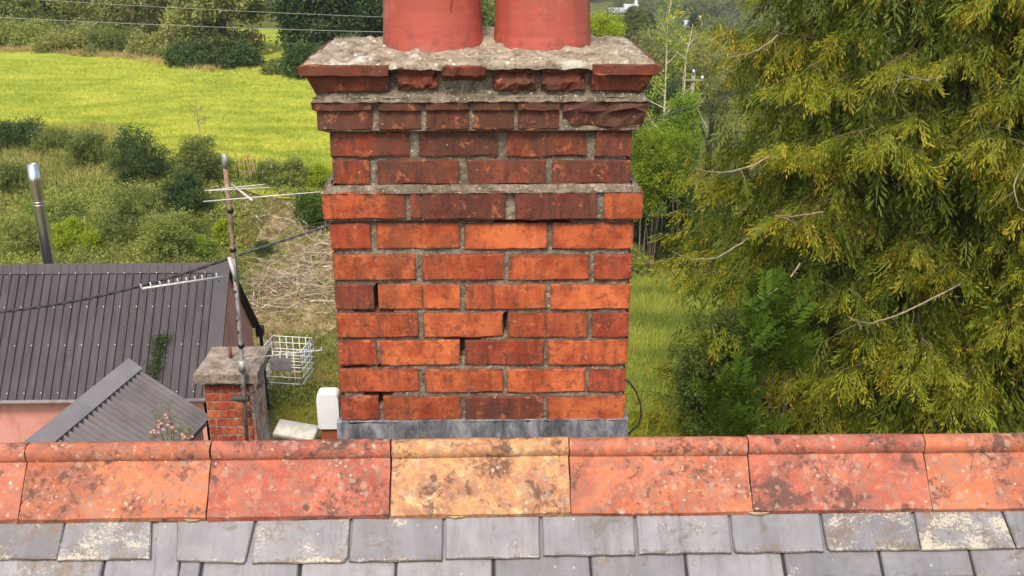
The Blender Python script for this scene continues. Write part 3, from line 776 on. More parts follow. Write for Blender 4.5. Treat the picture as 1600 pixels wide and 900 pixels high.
# ================================================================== CABLES
M_cable = plain('black_cable', (.05, .045, .045), .7, 0, .3, 30)
M_greycable = plain('grey_wire', (.30, .29, .27), .6, 0, .2, 30)
mb = MB(); P = [at(x, y, 2.75) for x, y in ((972,590),(983,597),(994,612),(1001,632),(1002,650),(997,664),(986,674),(978,682))]
mb.tube(P, .0032, 6); tag(mb.build('cable', M_cable, smooth=True), 'thin black cable looping out beside the right foot of the big chimney', 'cable')
def twisted(name, P0, P1, r, mat, lab, sag=0, n=60, amp=0., cat='cable'):
    mb = MB(); P0, P1 = Vector(P0), Vector(P1)
    for ph_ in ((0, PI) if amp else (0,)):
        pts = []
        L = (P1-P0).length
        for i in range(n+1):
            a = i/n; p = P0.lerp(P1, a); p = p + Vector((0, 0, -sag*4*a*(1-a)))
            if amp: w = L*a*26+ph_; p = p + Vector((0, math.sin(w)*amp, math.cos(w)*amp))
            pts.append(p)
        mb.tube(pts, r, 5)
    return tag(mb.build(name, mat, smooth=True), lab, cat)
A_, B_, C_ = at(-60, 492, 7.9), at(362, 402, 7.5), at(1200, 128, 22)
twisted('service_cable', A_, B_, .0085, M_cable, 'dark twisted cable from the left edge across the dark metal roof to the mast', .09, 240, .006)
twisted('service_cable', B_, C_, .0080, plain('weathered_cable', (.13, .12, .11), .7, 0, .3, 30), 'twisted cable from the aerial mast behind the big chimney to the cypress', .0, 300, .006)
twisted('power_line', at(-60, 24, 46), at(700, 52, 46), .013, M_greycable, 'lower of two thin power lines in front of the hedgerow trees', .1, 24, 0, 'power line')
twisted('power_line', at(-60, -8, 47), at(700, 30, 47), .011, M_greycable, 'upper of two thin power lines in front of the hedgerow trees', .1, 24, 0, 'power line')

# ================================================================== OUTBUILDING WITH DARK METAL ROOF
t = NT('pink_render', .9, .2)
n1 = t.noise(1.2, 6, None, .65); n2 = t.noise(1, 6, t.scale(t.pos, (5., 5., 1.2)), .65)
c = t.mix(t.ramp(n1, (.35, 0.), (.65, 1.)), (.56, .225, .185), (.68, .34, .28))
c = t.mix(t.ramp(n2, (.5, 0.), (.7, .6)), c, (.36, .16, .13))
t.col(c); t.bump(t.noise(14, 5), .4, .02); M_pink = t.m
t = NT('dark_sheet', .6, .25)
n1 = t.noise(.9, 5); n2 = t.noise(1, 5, t.scale(t.pos, (9., 1., 1.)), .6)
c = t.mix(t.ramp(n2, (.35, 0.), (.7, 1.)), (.040, .032, .036), (.068, .056, .062))
c = t.mix(t.ramp(n1, (.45, 0.), (.75, .5)), c, (.085, .073, .076)); c = t.mix(t.ramp(t.noise(1, 7, t.scale(t.pos, (7., 1.2, 1.2)), .7), (.55, 0.), (.68, .5)), c, (.13, .105, .095))
c = t.mix(t.ramp(t.noise(14, 6, None, .7), (.66, 0.), (.70, .5)), c, (.16, .14, .11)); t.col(c); t.bump(t.m2('ADD', t.noise(30, 3), t.m2('MULTIPLY', t.noise(2.2, 3), 3.)), .12, .012); M_dark = t.m
M_darktrim = plain('dark_trim', (.062, .050, .055), .6, 0, .15, 3, .3)
M_black = plain('black_plastic', (.02, .018, .018), .5)
M_white = plain('white_plastic', (.72, .72, .70), .5, 0, .1)
M_screw = plain('screw_cap', (.5, .48, .5), .5)
M_pipe = plain('pale_pipe', (.24, .20, .20), .6)
Pr = at(356, 411, 20.95); Pe = at(310, 617, 19.0)
GX = Pr.x + .02; RZ, RY = Pr.z, 20.95; EZ, EY = Pe.z, 19.0; EYr = 22.9
XL = -17.5
ob = thing('outbuilding', (-9, 20.9, 0), 'pink rendered outbuilding with long dark ribbed metal roof', 'outbuilding')
GZ = 0
mb = MB()   # walls
x1 = GX-.10
mb.box((XL+.1, EY+.15, -.3), (x1, EY+.4, EZ+.02)); mb.box((XL+.1, EYr-.4, -.3), (x1, EYr-.15, EZ+.02)); mb.box((XL+.1, EY+.4, -.3), (XL+.35, EYr-.4, EZ))
put(mb, 'wall', M_pink, ob)
mb = MB(); ty = (EY+EYr)/2
for (xa, xb) in ((x1-.25, x1+.002),):
    pr = [(EY+.15, -.3), (EYr-.15, -.3), (EYr-.15, EZ), (RY, RZ-.09), (EY+.15, EZ)]
    mb.add([(xb, y, z) for y, z in pr]+[(xa, y, z) for y, z in pr], [(0,1,2,3,4),(9,8,7,6,5)]+[(i, (i+1) % 5, (i+1) % 5+5, i+5)[::-1] for i in range(5)])
put(mb, 'gable_wall', M_pink, ob)
def ribbed(x0, x1, pitch, hr, A, B, base_w=.55, top_w=.18):
    """trapezoid ribs along x; A(x,h) and B(x,h): points on the top and bottom edge at height h off the sheet"""
    mb = MB(); xs = []; x = x0
    while x < x1-1e-4:
        w = min(pitch, x1-x); xs += [(x, 0), (x+w*.62, 0), (x+w*.70, hr), (x+w*.86, hr), (x+w*.94, 0)]; x += pitch
    xs.append((x1, 0)); n = len(xs)
    for (x, h) in xs: mb.v += [tuple(A(x, h)), tuple(B(x, h)), tuple(A(x, h-.006)), tuple(B(x, h-.006))]
    for i in range(n-1):
        b = i*4; mb.f += [(b, b+1, b+5, b+4), (b+2, b+6, b+7, b+3), (b+1, b+3, b+7, b+5), (b, b+4, b+6, b+2)]
    return mb
sl_a = math.atan2(RZ-EZ, RY-EY); nrmF = Vector((0, -math.sin(sl_a), math.cos(sl_a))); nrmR = Vector((0, math.sin(sl_a), math.cos(sl_a)))
PITCH = .178; shw = PITCH*6
x = XL; scr = MB(); k = 0
dF = (Vector((0, EY, EZ))-Vector((0, RY, RZ)))
while x < GX-.3:
    xb = min(x+shw, GX-.30)
    put(ribbed(x, xb, PITCH, .034, lambda x, h: Vector((x, RY, RZ-.03))+nrmF*h, lambda x, h: Vector((x, RY, RZ-.03))+dF*1.02+nrmF*h), 'roof_sheet', M_dark, ob)
    put(ribbed(x, xb, PITCH, .034, lambda x, h: Vector((x, RY, RZ-.03))+nrmR*h, lambda x, h: Vector((x, 2*RY-EY, EZ-.03))+nrmR*h), 'roof_sheet', M_dark, ob)
    xx = x+PITCH*.78
    while xx < xb:
        for fr in (.33, .62, .97):
            if (k % 2) == 0:
                p = Vector((xx, RY, RZ-.03))+dF*fr+nrmF*.034; scr.tube([p, p+nrmF*.016], .013, 6)
        p = Vector((xx, RY, RZ))+dF*.075+nrmF*.012
        if k % 2 == 0: scr.tube([p+nrmF*.0, p+nrmF*.022], .012, 6)
        k += 1; xx += PITCH
    x = xb
o = put(scr, 'screw_cap', M_screw, ob); o['kind'] = 'stuff'
# flat verge trim beside the gable and ridge cap
mb = MB()
for d_, nr in ((dF, nrmF), (Vector((0, -dF.y, dF.z)), nrmR)):
    a = Vector((GX-.30, RY, RZ-.02)); b = Vector((GX+.03, RY, RZ-.02))
    q = [a+nr*.0, b+nr*.0, b+d_*1.02+nr*.0, a+d_*1.02+nr*.0]; lo = [p-Vector((0,0,.05)) for p in q]
    up = [p+nr*.02 for p in q]; mb.add(up+lo, [(0,1,2,3),(7,6,5,4),(0,4,5,1),(1,5,6,2),(2,6,7,3),(3,7,4,0)])
put(mb, 'verge_trim', M_darktrim, ob)
mb = MB()
for sg, d_, nr in ((1, dF, nrmF), (-1, Vector((0, -dF.y, dF.z)), nrmR)):
    a = Vector((XL-.02, RY, RZ+.012)); b = Vector((GX+.045, RY, RZ+.012)); e = d_.normalized()*.24
    mb.add([a, b, b+e+nr*.002, a+e+nr*.002, b+e-nr*.03, a+e-nr*.03], [(0,1,2,3) if sg > 0 else (3,2,1,0), (3,2,4,5)])
put(mb, 'ridge_cap', M_darktrim, ob)
# black barge edge on rear rake, gutter, downpipe
mb = MB(); a = Vector((GX+.02, RY, RZ-.08)); b = Vector((GX+.02, EYr+.1, EZ-.12)); mb.tube([a, b], .045, 6); put(mb, 'barge_edge', M_black, ob)
mb = MB(); mb.tube([(XL, EY-.06, EZ-.10), (GX-.02, EY-.06, EZ-.10)], .05, 8); put(mb, 'gutter', M_pipe, ob, True)
dp = at(417, 520, 22.9); mb = MB()
mb.box((GX-.05, EYr-.05, EZ-.32), (GX+.13, EYr+.14, EZ-.08)); mb.tube([(GX+.06, EYr+.02, EZ-.3), (GX+.06, EYr+.0, .15)], .045, 8)
for z in (.9, 1.7): mb.box((GX-.01, EYr-.06, z), (GX+.13, EYr+.06, z+.05))
put(mb, 'downpipe', M_black, ob)
# stainless flue
t = NT('stainless', .27, .5, 1); t.col((.72, .68, .66)); t.bump(t.noise(4, 3), .08, .02); M_steel = t.m
ft = at(55, 256, 22.2); fb = at(72, 409, 22.2)
fx = (ft.x+fb.x)/2
mb = MB(); R_ = .140
prof = [(R_, EZ-1), (R_, ft.z-.62), (R_*.99, ft.z-.6)]
def lathe(mb, x, y, prof, n=20):
    b = len(mb.v)
    for r_, z in prof:
        for k in range(n): a = 2*PI*k/n; mb.v.append((x+r_*math.cos(a), y+r_*math.sin(a), z))
    for j in range(len(prof)-1):
        for k in range(n): k2 = (k+1) % n; mb.f.append((b+j*n+k, b+j*n+k2, b+(j+1)*n+k2, b+(j+1)*n+k))
lathe(mb, fx, 22.2, [(R_, EZ-.2), (R_, ft.z-.36)])
flue = put(mb, 'flue', M_steel, ob, True); flue['label'] = 'shiny stainless steel flue pipe behind the ridge'
mb = MB(); lathe(mb, fx, 22.2, [(R_, ft.z-.362), (R_*.99, ft.z-.35), (R_*.74, ft.z), (R_*.66, ft.z), (R_*.6, ft.z-.3)]); put(mb, 'cowl', M_steel, ob, True, flue)
for dz in (0, .07):
    mb = MB(); lathe(mb, fx, 22.2, [(R_+.001, RZ+1.02+dz), (R_+.014, RZ+1.03+dz), (R_+.001, RZ+1.04+dz)]); put(mb, 'clamp_ring', M_steel, ob, True, flue)

# ================================================================== LOWER ANNEX WITH RIDGED ROOF AND SMALL CHIMNEY
M_ann = plain('grey_sheet', (.17, .148, .148), .5, 0, .3, 1.6, .3); M_anncap = plain('grey_ridge_cap', (.25, .22, .215), .4, 0, .15, 2, .5)
an = thing('annex', (-5.8, 11, 0), 'low annex with grey corrugated gable roof and small red brick chimney', 'annex')
Pa = at(200, 574, 13.0); Pn = Vector((at(60, 685, 10.9).x, 10.9, Pa.z)); ev = at(326, 655, 13.0)
rd = (Pn-Pa).normalized(); near = Pa + rd*3.8
drp = Vector((ev.x-Pa.x, ev.y-Pa.y, ev.z-Pa.z))
def corr(side):
    mb = MB(); L = 3.8; n = int(L/.112*8); d_ = Vector((drp.x*side, drp.y, drp.z)) if side > 0 else Vector((-drp.x, drp.y, drp.z))
    nr = d_.cross(rd).normalized(); nr = nr if nr.z > 0 else -nr
    for i in range(n+1):
        a = L*i/n; w = (math.cos(a/.112*2*PI)*.5+.5)**.8*.07
        p = Pa+rd*a+nr*w; mb.v += [tuple(p), tuple(p+d_), tuple(p-nr*.008), tuple(p+d_-nr*.008)]
    for i in range(n): b = i*4; mb.f += [(b, b+1, b+5, b+4), (b+1, b+3, b+7, b+5)]
    return mb
for sd_ in (1, -1):
    o = put(corr(sd_), 'corrugated_roof', M_ann, an)
    for p in o.data.polygons: p.use_smooth = True
    o.data.set_sharp_from_angle(angle=math.radians(60))
mb = MB(); nr1 = drp.cross(rd).normalized(); nr1 = nr1 if nr1.z > 0 else -nr1
d2 = Vector((-drp.x, drp.y, drp.z)); nr2 = d2.cross(rd).normalized(); nr2 = nr2 if nr2.z > 0 else -nr2
for d_, nr in ((drp, nr1), (d2, nr2)):
    e = d_.normalized()*.24; a = Pa - rd*.05 + Vector((0,0,.125)); b = near + Vector((0,0,.125))
    mb.add([a, b, b+e-nr*.015, a+e-nr*.015, a+e-nr*.06, b+e-nr*.06], [(0,1,2,3),(3,2,5,4)])
put(mb, 'ridge_cap', M_anncap, an)
mb = MB(); e0 = Pa+drp; e1 = near+drp
mb.tube([Pa-rd*.03+Vector((0,0,.03)), e0-rd*.03], .03, 6); mb.tube([Pa-rd*.03+Vector((0,0,.03)), Pa+d2-rd*.03], .03, 6); put(mb, 'verge_trim', M_darktrim, an)
mb = MB(); M_fasc = plain('weathered_fascia', (.20, .12, .09), .8); mb.tube([e0+Vector((-.06,0,-.07)), e1+Vector((-.06,0,-.07))], .05, 4); put(mb, 'fascia', M_fasc, an)
mb = MB()
w0 = Pa+drp*.9; w1 = Pa+d2*.9; w2 = near+d2*.9; w3 = near+drp*.9
q = [w0, w1, w2, w3]; mb.add([(p.x, p.y, -.3) for p in q]+[(p.x, p.y, p.z-.03) for p in q]+[Pa-Vector((0,0,.04))*2, near-Vector((0,0,.08))], [(0,1,5,4),(1,2,6,5),(2,3,7,6),(3,0,4,7),(4,5,8),(6,7,9)])
put(mb, 'wall', M_pink, an)
# small chimney
YC = 7.35
t = NT('old_slab', .95, .15); n1 = t.noise(9, 8, None, .7)
c = t.ramp(n1, (.3, (.12, .09, .065)), (.5, (.30, .235, .18)), (.68, (.48, .40, .32))); c = t.mix(t.ramp(t.noise(30, 5), (.6, 0.), (.7, .8)), c, (.09, .07, .055))
t.col(c); t.bump(n1, 1., .03); M_slab = t.m
xa, xb = at(323, 640, YC).x, at(393, 640, YC).x; ztop = at(350, 601, YC).z; Dc = .42
t = NT('flaking_render', .95, .15); n1 = t.noise(7, 7, None, .7, .5)
c = t.ramp(n1, (.38, (.40, .12, .07)), (.47, (.50, .27, .19)), (.56, (.62, .52, .40)), (.66, (.40, .30, .2))); t.col(c); t.bump(n1, .8, .02); M_flake = t.m
mb = MB(); mb.box((xa, YC+.006, ztop-2.6), (xb, YC+Dc, ztop)); sc_ = put(mb, 'chimney', mortar_material('pale_mortar', (.26, .19, .14), (.48, .40, .31), 14), an)
sc_['label'] = 'small red brick chimney with thick cement slab on top'
rowh = .0775; z = ztop-.006; k = 0
wtot = xb-xa
while z > ztop-1.3:
    cuts = [0, .33, .66, 1] if k % 2 else [0, .18, .62, 1]
    for i in range(3):
        a, b = xa+wtot*cuts[i]+.004, xa+wtot*cuts[i+1]-.004
        vs, fs = rough_ring_brick(a, b, YC, .05, std_rings(z-rowh+.010, z, .004), seed=rnd.randint(0, 9999), jit=.003, seg=3)
        mb = MB(); mb.add(vs, fs); o = put(mb, 'brick', M_brick, an, False, sc_)
        cc = rnd.choice([(.50, .10, .04), (.42, .08, .04), (.55, .14, .06)]); o.color = (*cc, rnd.uniform(.1, .5))
    z -= rowh; k += 1
mb = MB(); mb.box((xb+.002, YC-.004, ztop-1.9), (xb+.024, YC+Dc+.004, ztop-.01)); put(mb, 'side_render', M_flake, an, False, sc_)
# slab, rough edged
mb = MB(); s0, s1 = at(303, 590, YC-.07), at(402, 590, YC-.07); zs0 = at(350, 601, YC-.07).z; zs1 = at(350, 584, YC-.07).z
ysb = YC+Dc+.06; n = 16
for lev in range(4):
    z = [zs0, zs0+.01, zs1-.012, zs1+.0][lev]; ins = [.008, 0, 0, .01][lev]
    for (ax, ay, bx, by) in ((s0.x, YC-.07, s1.x, YC-.07), (s1.x, YC-.07, s1.x-.0, ysb), (s1.x, ysb, s0.x, ysb), (s0.x, ysb, s0.x, YC-.07)):
        for i in range(n):
            a = i/n; x = ax+(bx-ax)*a; y = ay+(by-ay)*a
            k = mnoise.noise(Vector((x*9, y*9, lev*.7)))*.016; cx_, cy_ = (s0.x+s1.x)/2, (YC+ysb)/2
            dx, dy = cx_-x, cy_-y; l = math.hypot(dx, dy)
            mb.v.append((x+dx/l*(ins+k), y+dy/l*(ins+k), z+k*.4))
m = 4*n
for lev in range(3):
    for i in range(m): i2 = (i+1) % m; mb.f.append((lev*m+i, lev*m+i2, (lev+1)*m+i2, (lev+1)*m+i))
b = len(mb.v)
for j in range(1, 6):
    sc__ = 1-j/6
    for i in range(m):
        v = mb.v[3*m+i]; x = cx_+(v[0]-cx_)*sc__; y = cy_+(v[1]-cy_)*sc__
        mb.v.append((x, y, zs1+.012+mnoise.noise(Vector((x*14, y*14, 5)))*.014))
for j in range(-1, 4):
    for i in range(m):
        i2 = (i+1) % m; r0 = 3*m if j < 0 else b+j*m; r1 = b+(j+1)*m
        mb.f.append((r0+i, r0+i2, r1+i2, r1+i))
mb.f.append(tuple(b+4*m+i for i in range(m)))
put(mb, 'slab', M_slab, an, False, sc_)
mb = MB(); p = at(361, 562, YC+.22); mb.tube([(p.x, p.y, zs1), (p.x, p.y, zs1+.10)], .016, 8); put(mb, 'iron_stub', plain('rust', (.22, .08, .04), .9), an, True, sc_)

# ================================================================== AERIAL MAST
M_rust = plain('rusty_pole', (.28, .17, .11), .75, 0, .45, 25); M_galv = plain('galvanised', (.40, .39, .36), .5, .3, .4, 18)
M_alu = plain('aluminium', (.62, .58, .50), .5, .2, .15, 18)
ma = thing('aerial_mast', (at(380, 640, YC-.12).x, YC-.12, ztop-.6), 'tall aerial mast strapped to the small chimney with three rooftop aerials', 'aerial mast')
YM = YC-.12
mb = MB(); mb.tube([at(386, 690, YM), at(378, 560, YM), at(371, 470, YM), at(364, 405, YM)], .016, 10); put(mb, 'lower_pole', M_galv, ma, True)
mb = MB(); mb.tube([at(373, 470, YM+.05), at(366, 415, YM+.05), at(359, 330, YM+.05), at(352, 262, YM+.05)], [.019, .019, .018, .017], 10); put(mb, 'upper_pole', M_rust, ma, True)
mb = MB(); mb.tube([at(352, 262, YM+.05), at(351, 240, YM+.05)], .0215, 10); put(mb, 'pole_tip', M_galv, ma, True)
mb = MB(); mb.tube([at(358, 402, YM-.04), at(369, 440, YM-.04)], .015, 8); put(mb, 'coupling', plain('pale_sleeve', (.6, .55, .48), .6), ma, True)
for (py, h) in ((487, 22), (640, 14)):
    c0 = at(372 if py < 500 else 380, py if py > 500 else 565, YM)
mb = MB(); cc = at(378, 572, YM); mb.tube([cc+Vector((0,0,.05)), cc-Vector((0,0,.05))], .027, 10); put(mb, 'clamp', M_galv, ma, True)
mb = MB(); cc = at(381, 622, YM); mb.tube([cc+Vector((-.09,-.02,.01)), cc+Vector((.04,-.02,-.0))], .026, 8); mb.tube([cc+Vector((0,0,.0)), cc+Vector((.12,.12,.06))], .012, 6); put(mb, 'bracket', plain('dark_bracket', (.08, .07, .065), .7), ma, True)
for yy in (329, 390, 540):
    mb = MB(); c0 = at(360 if yy == 329 else 364 if yy == 390 else 377, yy, YM+.05 if yy < 400 else YM); mb.tube([c0+Vector((0,0,.014)), c0-Vector((0,0,.014))], .0245, 10); put(mb, 'strap', M_black, ma, True)
# lashings down the lower pole
for yy in (455, 500, 518, 605, 655):
    mb = MB(); c0 = at(364+(yy-405)*.077, yy, YM); mb.tube([c0+Vector((-.002,0,.01)), c0-Vector((0,0,.01))], .020, 8); put(mb, 'tape', plain('tape_%d' % yy, (.09, .07, .06), .8), ma)
def aerial(lab, boom, elems, r_b, r_e, mat):
    mb = MB(); mb.tube(boom, r_b, 6); bm_ = put(mb, 'aerial', mat, ma, True); bm_['label'] = lab
    for a, b in elems:
        m_ = MB(); m_.tube([a, b], r_e, 5); put(m_, 'rod', mat, ma, True, bm_)
Yt = YM-.06
aerial('top aerial with three long thin rods', [at(362, 288, YM), at(394, 313, Yt-.5)],
  [(at(320, 298, YM-.05), at(414, 288, YM-.02)), (at(326, 298, YM-.15), at(422, 293, YM-.1)), (at(318, 315, Yt-.45), at(500, 300, Yt-.4))], .008, .0048, M_alu)
els = []
b0, b1 = at(352, 432, YM-.02), at(222, 451, YM-.55)
for i, f_ in enumerate((0.0, .12, .24, .355, .47, .585, .70, .80, 1.0)):
    p = b1.lerp(b0, f_*.9); els.append((p+Vector((-.0, -.02, .042)), p+Vector((.0, .02, -.042))))
aerial('lower aerial pointing left over the dark roof', [b0, b1], els, .0085, .0055, plain('bright_alu', (.70, .66, .60), .45, .2, .1))
els = []; b0, b1 = at(405, 558, YC+.3), at(503, 547, YC+.35)
for i in range(7):
    p = b0.lerp(b1, .22+.78*i/6); els.append((p+Vector((0, -.02, .032)), p+Vector((.0, .02, -.032))))
aerial('small aerial pointing right past the slab', [at(385, 560, YM+.02), b0, b1], els, .0055, .004, M_white)
mb = MB(); p = at(404, 559, YC+.3); mb.box((p.x-.022, p.y-.02, p.z-.02), (p.x+.022, p.y+.02, p.z+.02)); put(mb, 'connector_box', plain('blue_box', (.06, .06, .25), .5), ma)
# slack wires around the bracket
M_bwire = plain('brown_wire', (.22, .15, .10), .7)
for pts in (((384,560),(390,580),(400,600),(398,630),(388,650)), ((383,625),(396,640),(402,620),(398,600)), ((372,440),(362,455),(366,480),(374,500))):
    mb = MB(); mb.tube([at(x, y, YM-.04) for x, y in pts], .003, 4); put(mb, 'wire', M_bwire, ma, True)

# ================================================================== WIRE CAGE, WHITE APPLIANCES
cg = thing('wire_cage', (0, 0, 0), 'white wire mesh cage standing in the grass behind the pink gable', 'cage')
A0 = atz(452, 596, .05); cg.location = A0
M_cage = plain('white_wire', (.75, .75, .73), .5, .1, .1)
Mr = Matrix.Translation((A0.x, A0.y, .05)) @ Matrix.Rotation(math.radians(-9), 4, 'Z')
wx, wy, wz = .56, .50, 1.12
def ct(pts, r_): 
    m_ = MB(); m_.tube([Mr @ Vector(p) for p in pts], r_, 5); return m_
def side_panel(corners):
    a, b = Vector(corners[0]), Vector(corners[1]); m_ = MB()
    for i in range(7): p = a.lerp(b, i/6); m_.tube([Mr @ p, Mr @ (p+Vector((0,0,wz)))], .011, 5)
    for j in range(7): z = Vector((0,0,wz*j/6)); m_.tube([Mr @ (a+z), Mr @ (b+z)], .013, 5)
    put(m_, 'side_grid', M_cage, cg, True)
cs = [(-wx,-wy,0),(wx,-wy,0),(wx,wy,0),(-wx,wy,0)]
for i in range(4): side_panel((cs[i], cs[(i+1) % 4]))
m_ = MB(); m_.box((-wx,-wy,-.02), (wx,wy,.02)); m_.v = [tuple(Mr @ Vector(p)) for p in m_.v]; put(m_, 'base', M_cage, cg)
m_ = MB(); m_.box((-.30,-wy-.02,.55), (.30,-wy-.012,.95)); m_.v = [tuple(Mr @ Vector(p)) for p in m_.v]; put(m_, 'name_plate', plain('dull_plate', (.22, .21, .22), .5), cg)

M_app = plain('white_enamel', (.74, .74, .74), .35, 0, .08, 6, .5)
def rounded_box(mb, x0, x1, y0, y1, z0, z1, r_, n=5):
    prof = []
    for (cx, cz, a0) in ((x1-r_, z0+r_*.3, -90), (x1-r_, z1-r_, 0), (x0+r_, z1-r_, 90), (x0+r_, z0+r_*.3, 180)):
        rr2 = r_ if cz > (z0+z1)/2 else r_*.3
        for k in range(n+1): a = math.radians(a0+90*k/n); prof.append((cx+(r_ if rr2 == r_ else r_)*math.cos(a), cz+rr2*math.sin(a)))
    m = len(prof); b = len(mb.v)
    for y, ins in ((y0, .02), (y0+.02, 0), (y1, 0)):
        cx_, cz_ = (x0+x1)/2, (z0+z1)/2
        mb.v += [(x+(cx_-x)*ins*2, y, z+(cz_-z)*ins*2) for x, z in prof]
    for j in range(2):
        for i in range(m): i2 = (i+1) % m; mb.f.append((b+j*m+i, b+j*m+i2, b+(j+1)*m+i2, b+(j+1)*m+i))
    mb.f.append(tuple(b+i for i in reversed(range(m)))); mb.f.append(tuple(b+2*m+i for i in range(m)))
YV = 2.60
p0, p1 = at(497, 672, YV), at(528, 614, YV)
mb = MB(); rounded_box(mb, p0.x, p1.x, YV, YV+.045, p0.z, p1.z-.004, .016); rv = put(mb, 'roof_vent', M_app, house, True); rv.data.set_sharp_from_angle(angle=math.radians(35))
rv['label'] = 'white rounded metal cowl beside the left foot of the big chimney'
mb = MB(); mb.box((p1.x+.001, YV+.005, p0.z-.06), (p1.x+.03, YV+.04, p0.z+.06)); put(mb, 'side_plate', M_lead, house, False, rv)
mb = MB(); mb.box((p0.x+.008, YV+.01, p0.z-.55), (p1.x-.004, YV+.04, p0.z-.002)); put(mb, 'base', plain('red_base', (.28, .08, .04), .9), house, False, rv)
q = atz(465, 668, .6)
fz = thing('white_slab', tuple(q), 'weathered white slab lying tilted in the grass left of the white cowl', 'slab')
mb = MB(); Mq = Matrix.Translation(q) @ Matrix.Rotation(math.radians(-12), 4, 'Z') @ Matrix.Rotation(math.radians(18), 4, 'X') @ Matrix.Rotation(math.radians(6), 4, 'Y')
rounded_box(mb, -.50, .50, -.35, .12, -.14, .06, .05); mb.v = [tuple(Mq @ Vector(p)) for p in mb.v]; put(mb, 'casing', plain('dirty_white', (.52, .49, .42), .7, 0, .25, 5), fz, True)
mb = MB(); mb.box((-.42, -.25, -.9), (.42, .05, -.13)); mb.v = [tuple(Mq @ Vector(p)) for p in mb.v]; put(mb, 'base', plain('dirty_base', (.25, .22, .18), .9), fz)

# ================================================================== VEGETATION
pr = random.Random(3)
SPR = [tmpl_spray(pr, 24) for _ in range(5)]
CLU = [tmpl_cluster(pr, 9) for _ in range(4)]
TUF = [tmpl_tuft(pr, 7) for _ in range(3)]
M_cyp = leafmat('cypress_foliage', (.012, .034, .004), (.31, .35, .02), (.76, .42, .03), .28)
M_bark = plain('bark', (.13, .095, .065), .95, 0, .4, 12)
M_twigbark = plain('pale_twig', (.30, .23, .16), .9, 0, .35, 12); M_cyptwig = plain('cypress_twig', (.15, .10, .07), .9, 0, .35, 12)
M_grnA = leafmat('hedgerow_leaf', (.055, .085, .02), (.29, .33, .08), (.46, .40, .13), .28)
M_grnA2 = leafmat('olive_leaf', (.03, .055, .012), (.14, .19, .03), (.30, .26, .05), .2)
M_grnE = leafmat('pale_olive_leaf', (.10, .13, .035), (.46, .46, .14), (.56, .48, .18), .35)
M_grnC2 = leafmat('bright_bush_leaf', (.05, .11, .01), (.36, .44, .03), (.60, .56, .06), .32)
M_grnF = leafmat('fresh_weed_leaf', (.09, .165, .02), (.31, .43, .05), (.45, .48, .08), .3)
M_grnB = leafmat('dark_leaf', (.018, .040, .011), (.10, .155, .035), (.2, .2, .03), .15)
M_grnC = leafmat('lime_leaf', (.13, .22, .012), (.48, .55, .035), (.62, .55, .05), .35)
M_grnD = leafmat('weed_leaf', (.10, .15, .028), (.45, .48, .12), (.56, .46, .20), .3)
M_laur = leafmat('laurel_leaf', (.030, .055, .007), (.115, .19, .018), (.22, .28, .03), .2, .4)
M_dry = leafmat('dry_grass', (.32, .24, .09), (.62, .48, .22), (.5, .3, .12), .2)
M_gras = leafmat('lawn_grass', (.13, .21, .03), (.44, .49, .09), (.58, .52, .14), .35)

def scat_multi(name, temps, pos, mats, sc, tint, mat, parent=None, origin=(0,0,0), kind=None):
    """like scatter, with several templates of equal size chosen in turn, in ONE mesh"""
    tv = np.stack([t_[0] for t_ in temps]); tip = np.stack([t_[2] for t_ in temps]); tf = temps[0][1]
    N, n = len(pos), tv.shape[1]; idx = rng.integers(0, len(temps), N)
    V = np.einsum('nij,nvj->nvi', mats, tv[idx])*sc.reshape(-1,1,1) + pos[:,None,:] - np.array(origin)
    k = tf.shape[1]; nf = N*len(tf)
    me = bpy.data.meshes.new(name)
    me.vertices.add(N*n); me.vertices.foreach_set('co', V.reshape(-1).astype(np.float32))
    me.loops.add(nf*k); me.loops.foreach_set('vertex_index', (tf[None]+(np.arange(N)*n)[:,None,None]).reshape(-1).astype(np.int32))
    me.polygons.add(nf); me.polygons.foreach_set('loop_start', (np.arange(nf)*k).astype(np.int32)); me.update(calc_edges=True)
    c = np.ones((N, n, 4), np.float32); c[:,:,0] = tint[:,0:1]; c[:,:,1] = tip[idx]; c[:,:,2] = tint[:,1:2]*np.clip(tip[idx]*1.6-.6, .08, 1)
    me.attributes.new('tint', 'FLOAT_COLOR', 'POINT').data.foreach_set('color', c.reshape(-1))
    me.materials.append(mat); o = link(name, me, parent)
    if parent is None: o.location = origin
    if kind: o['kind'] = kind
    return o

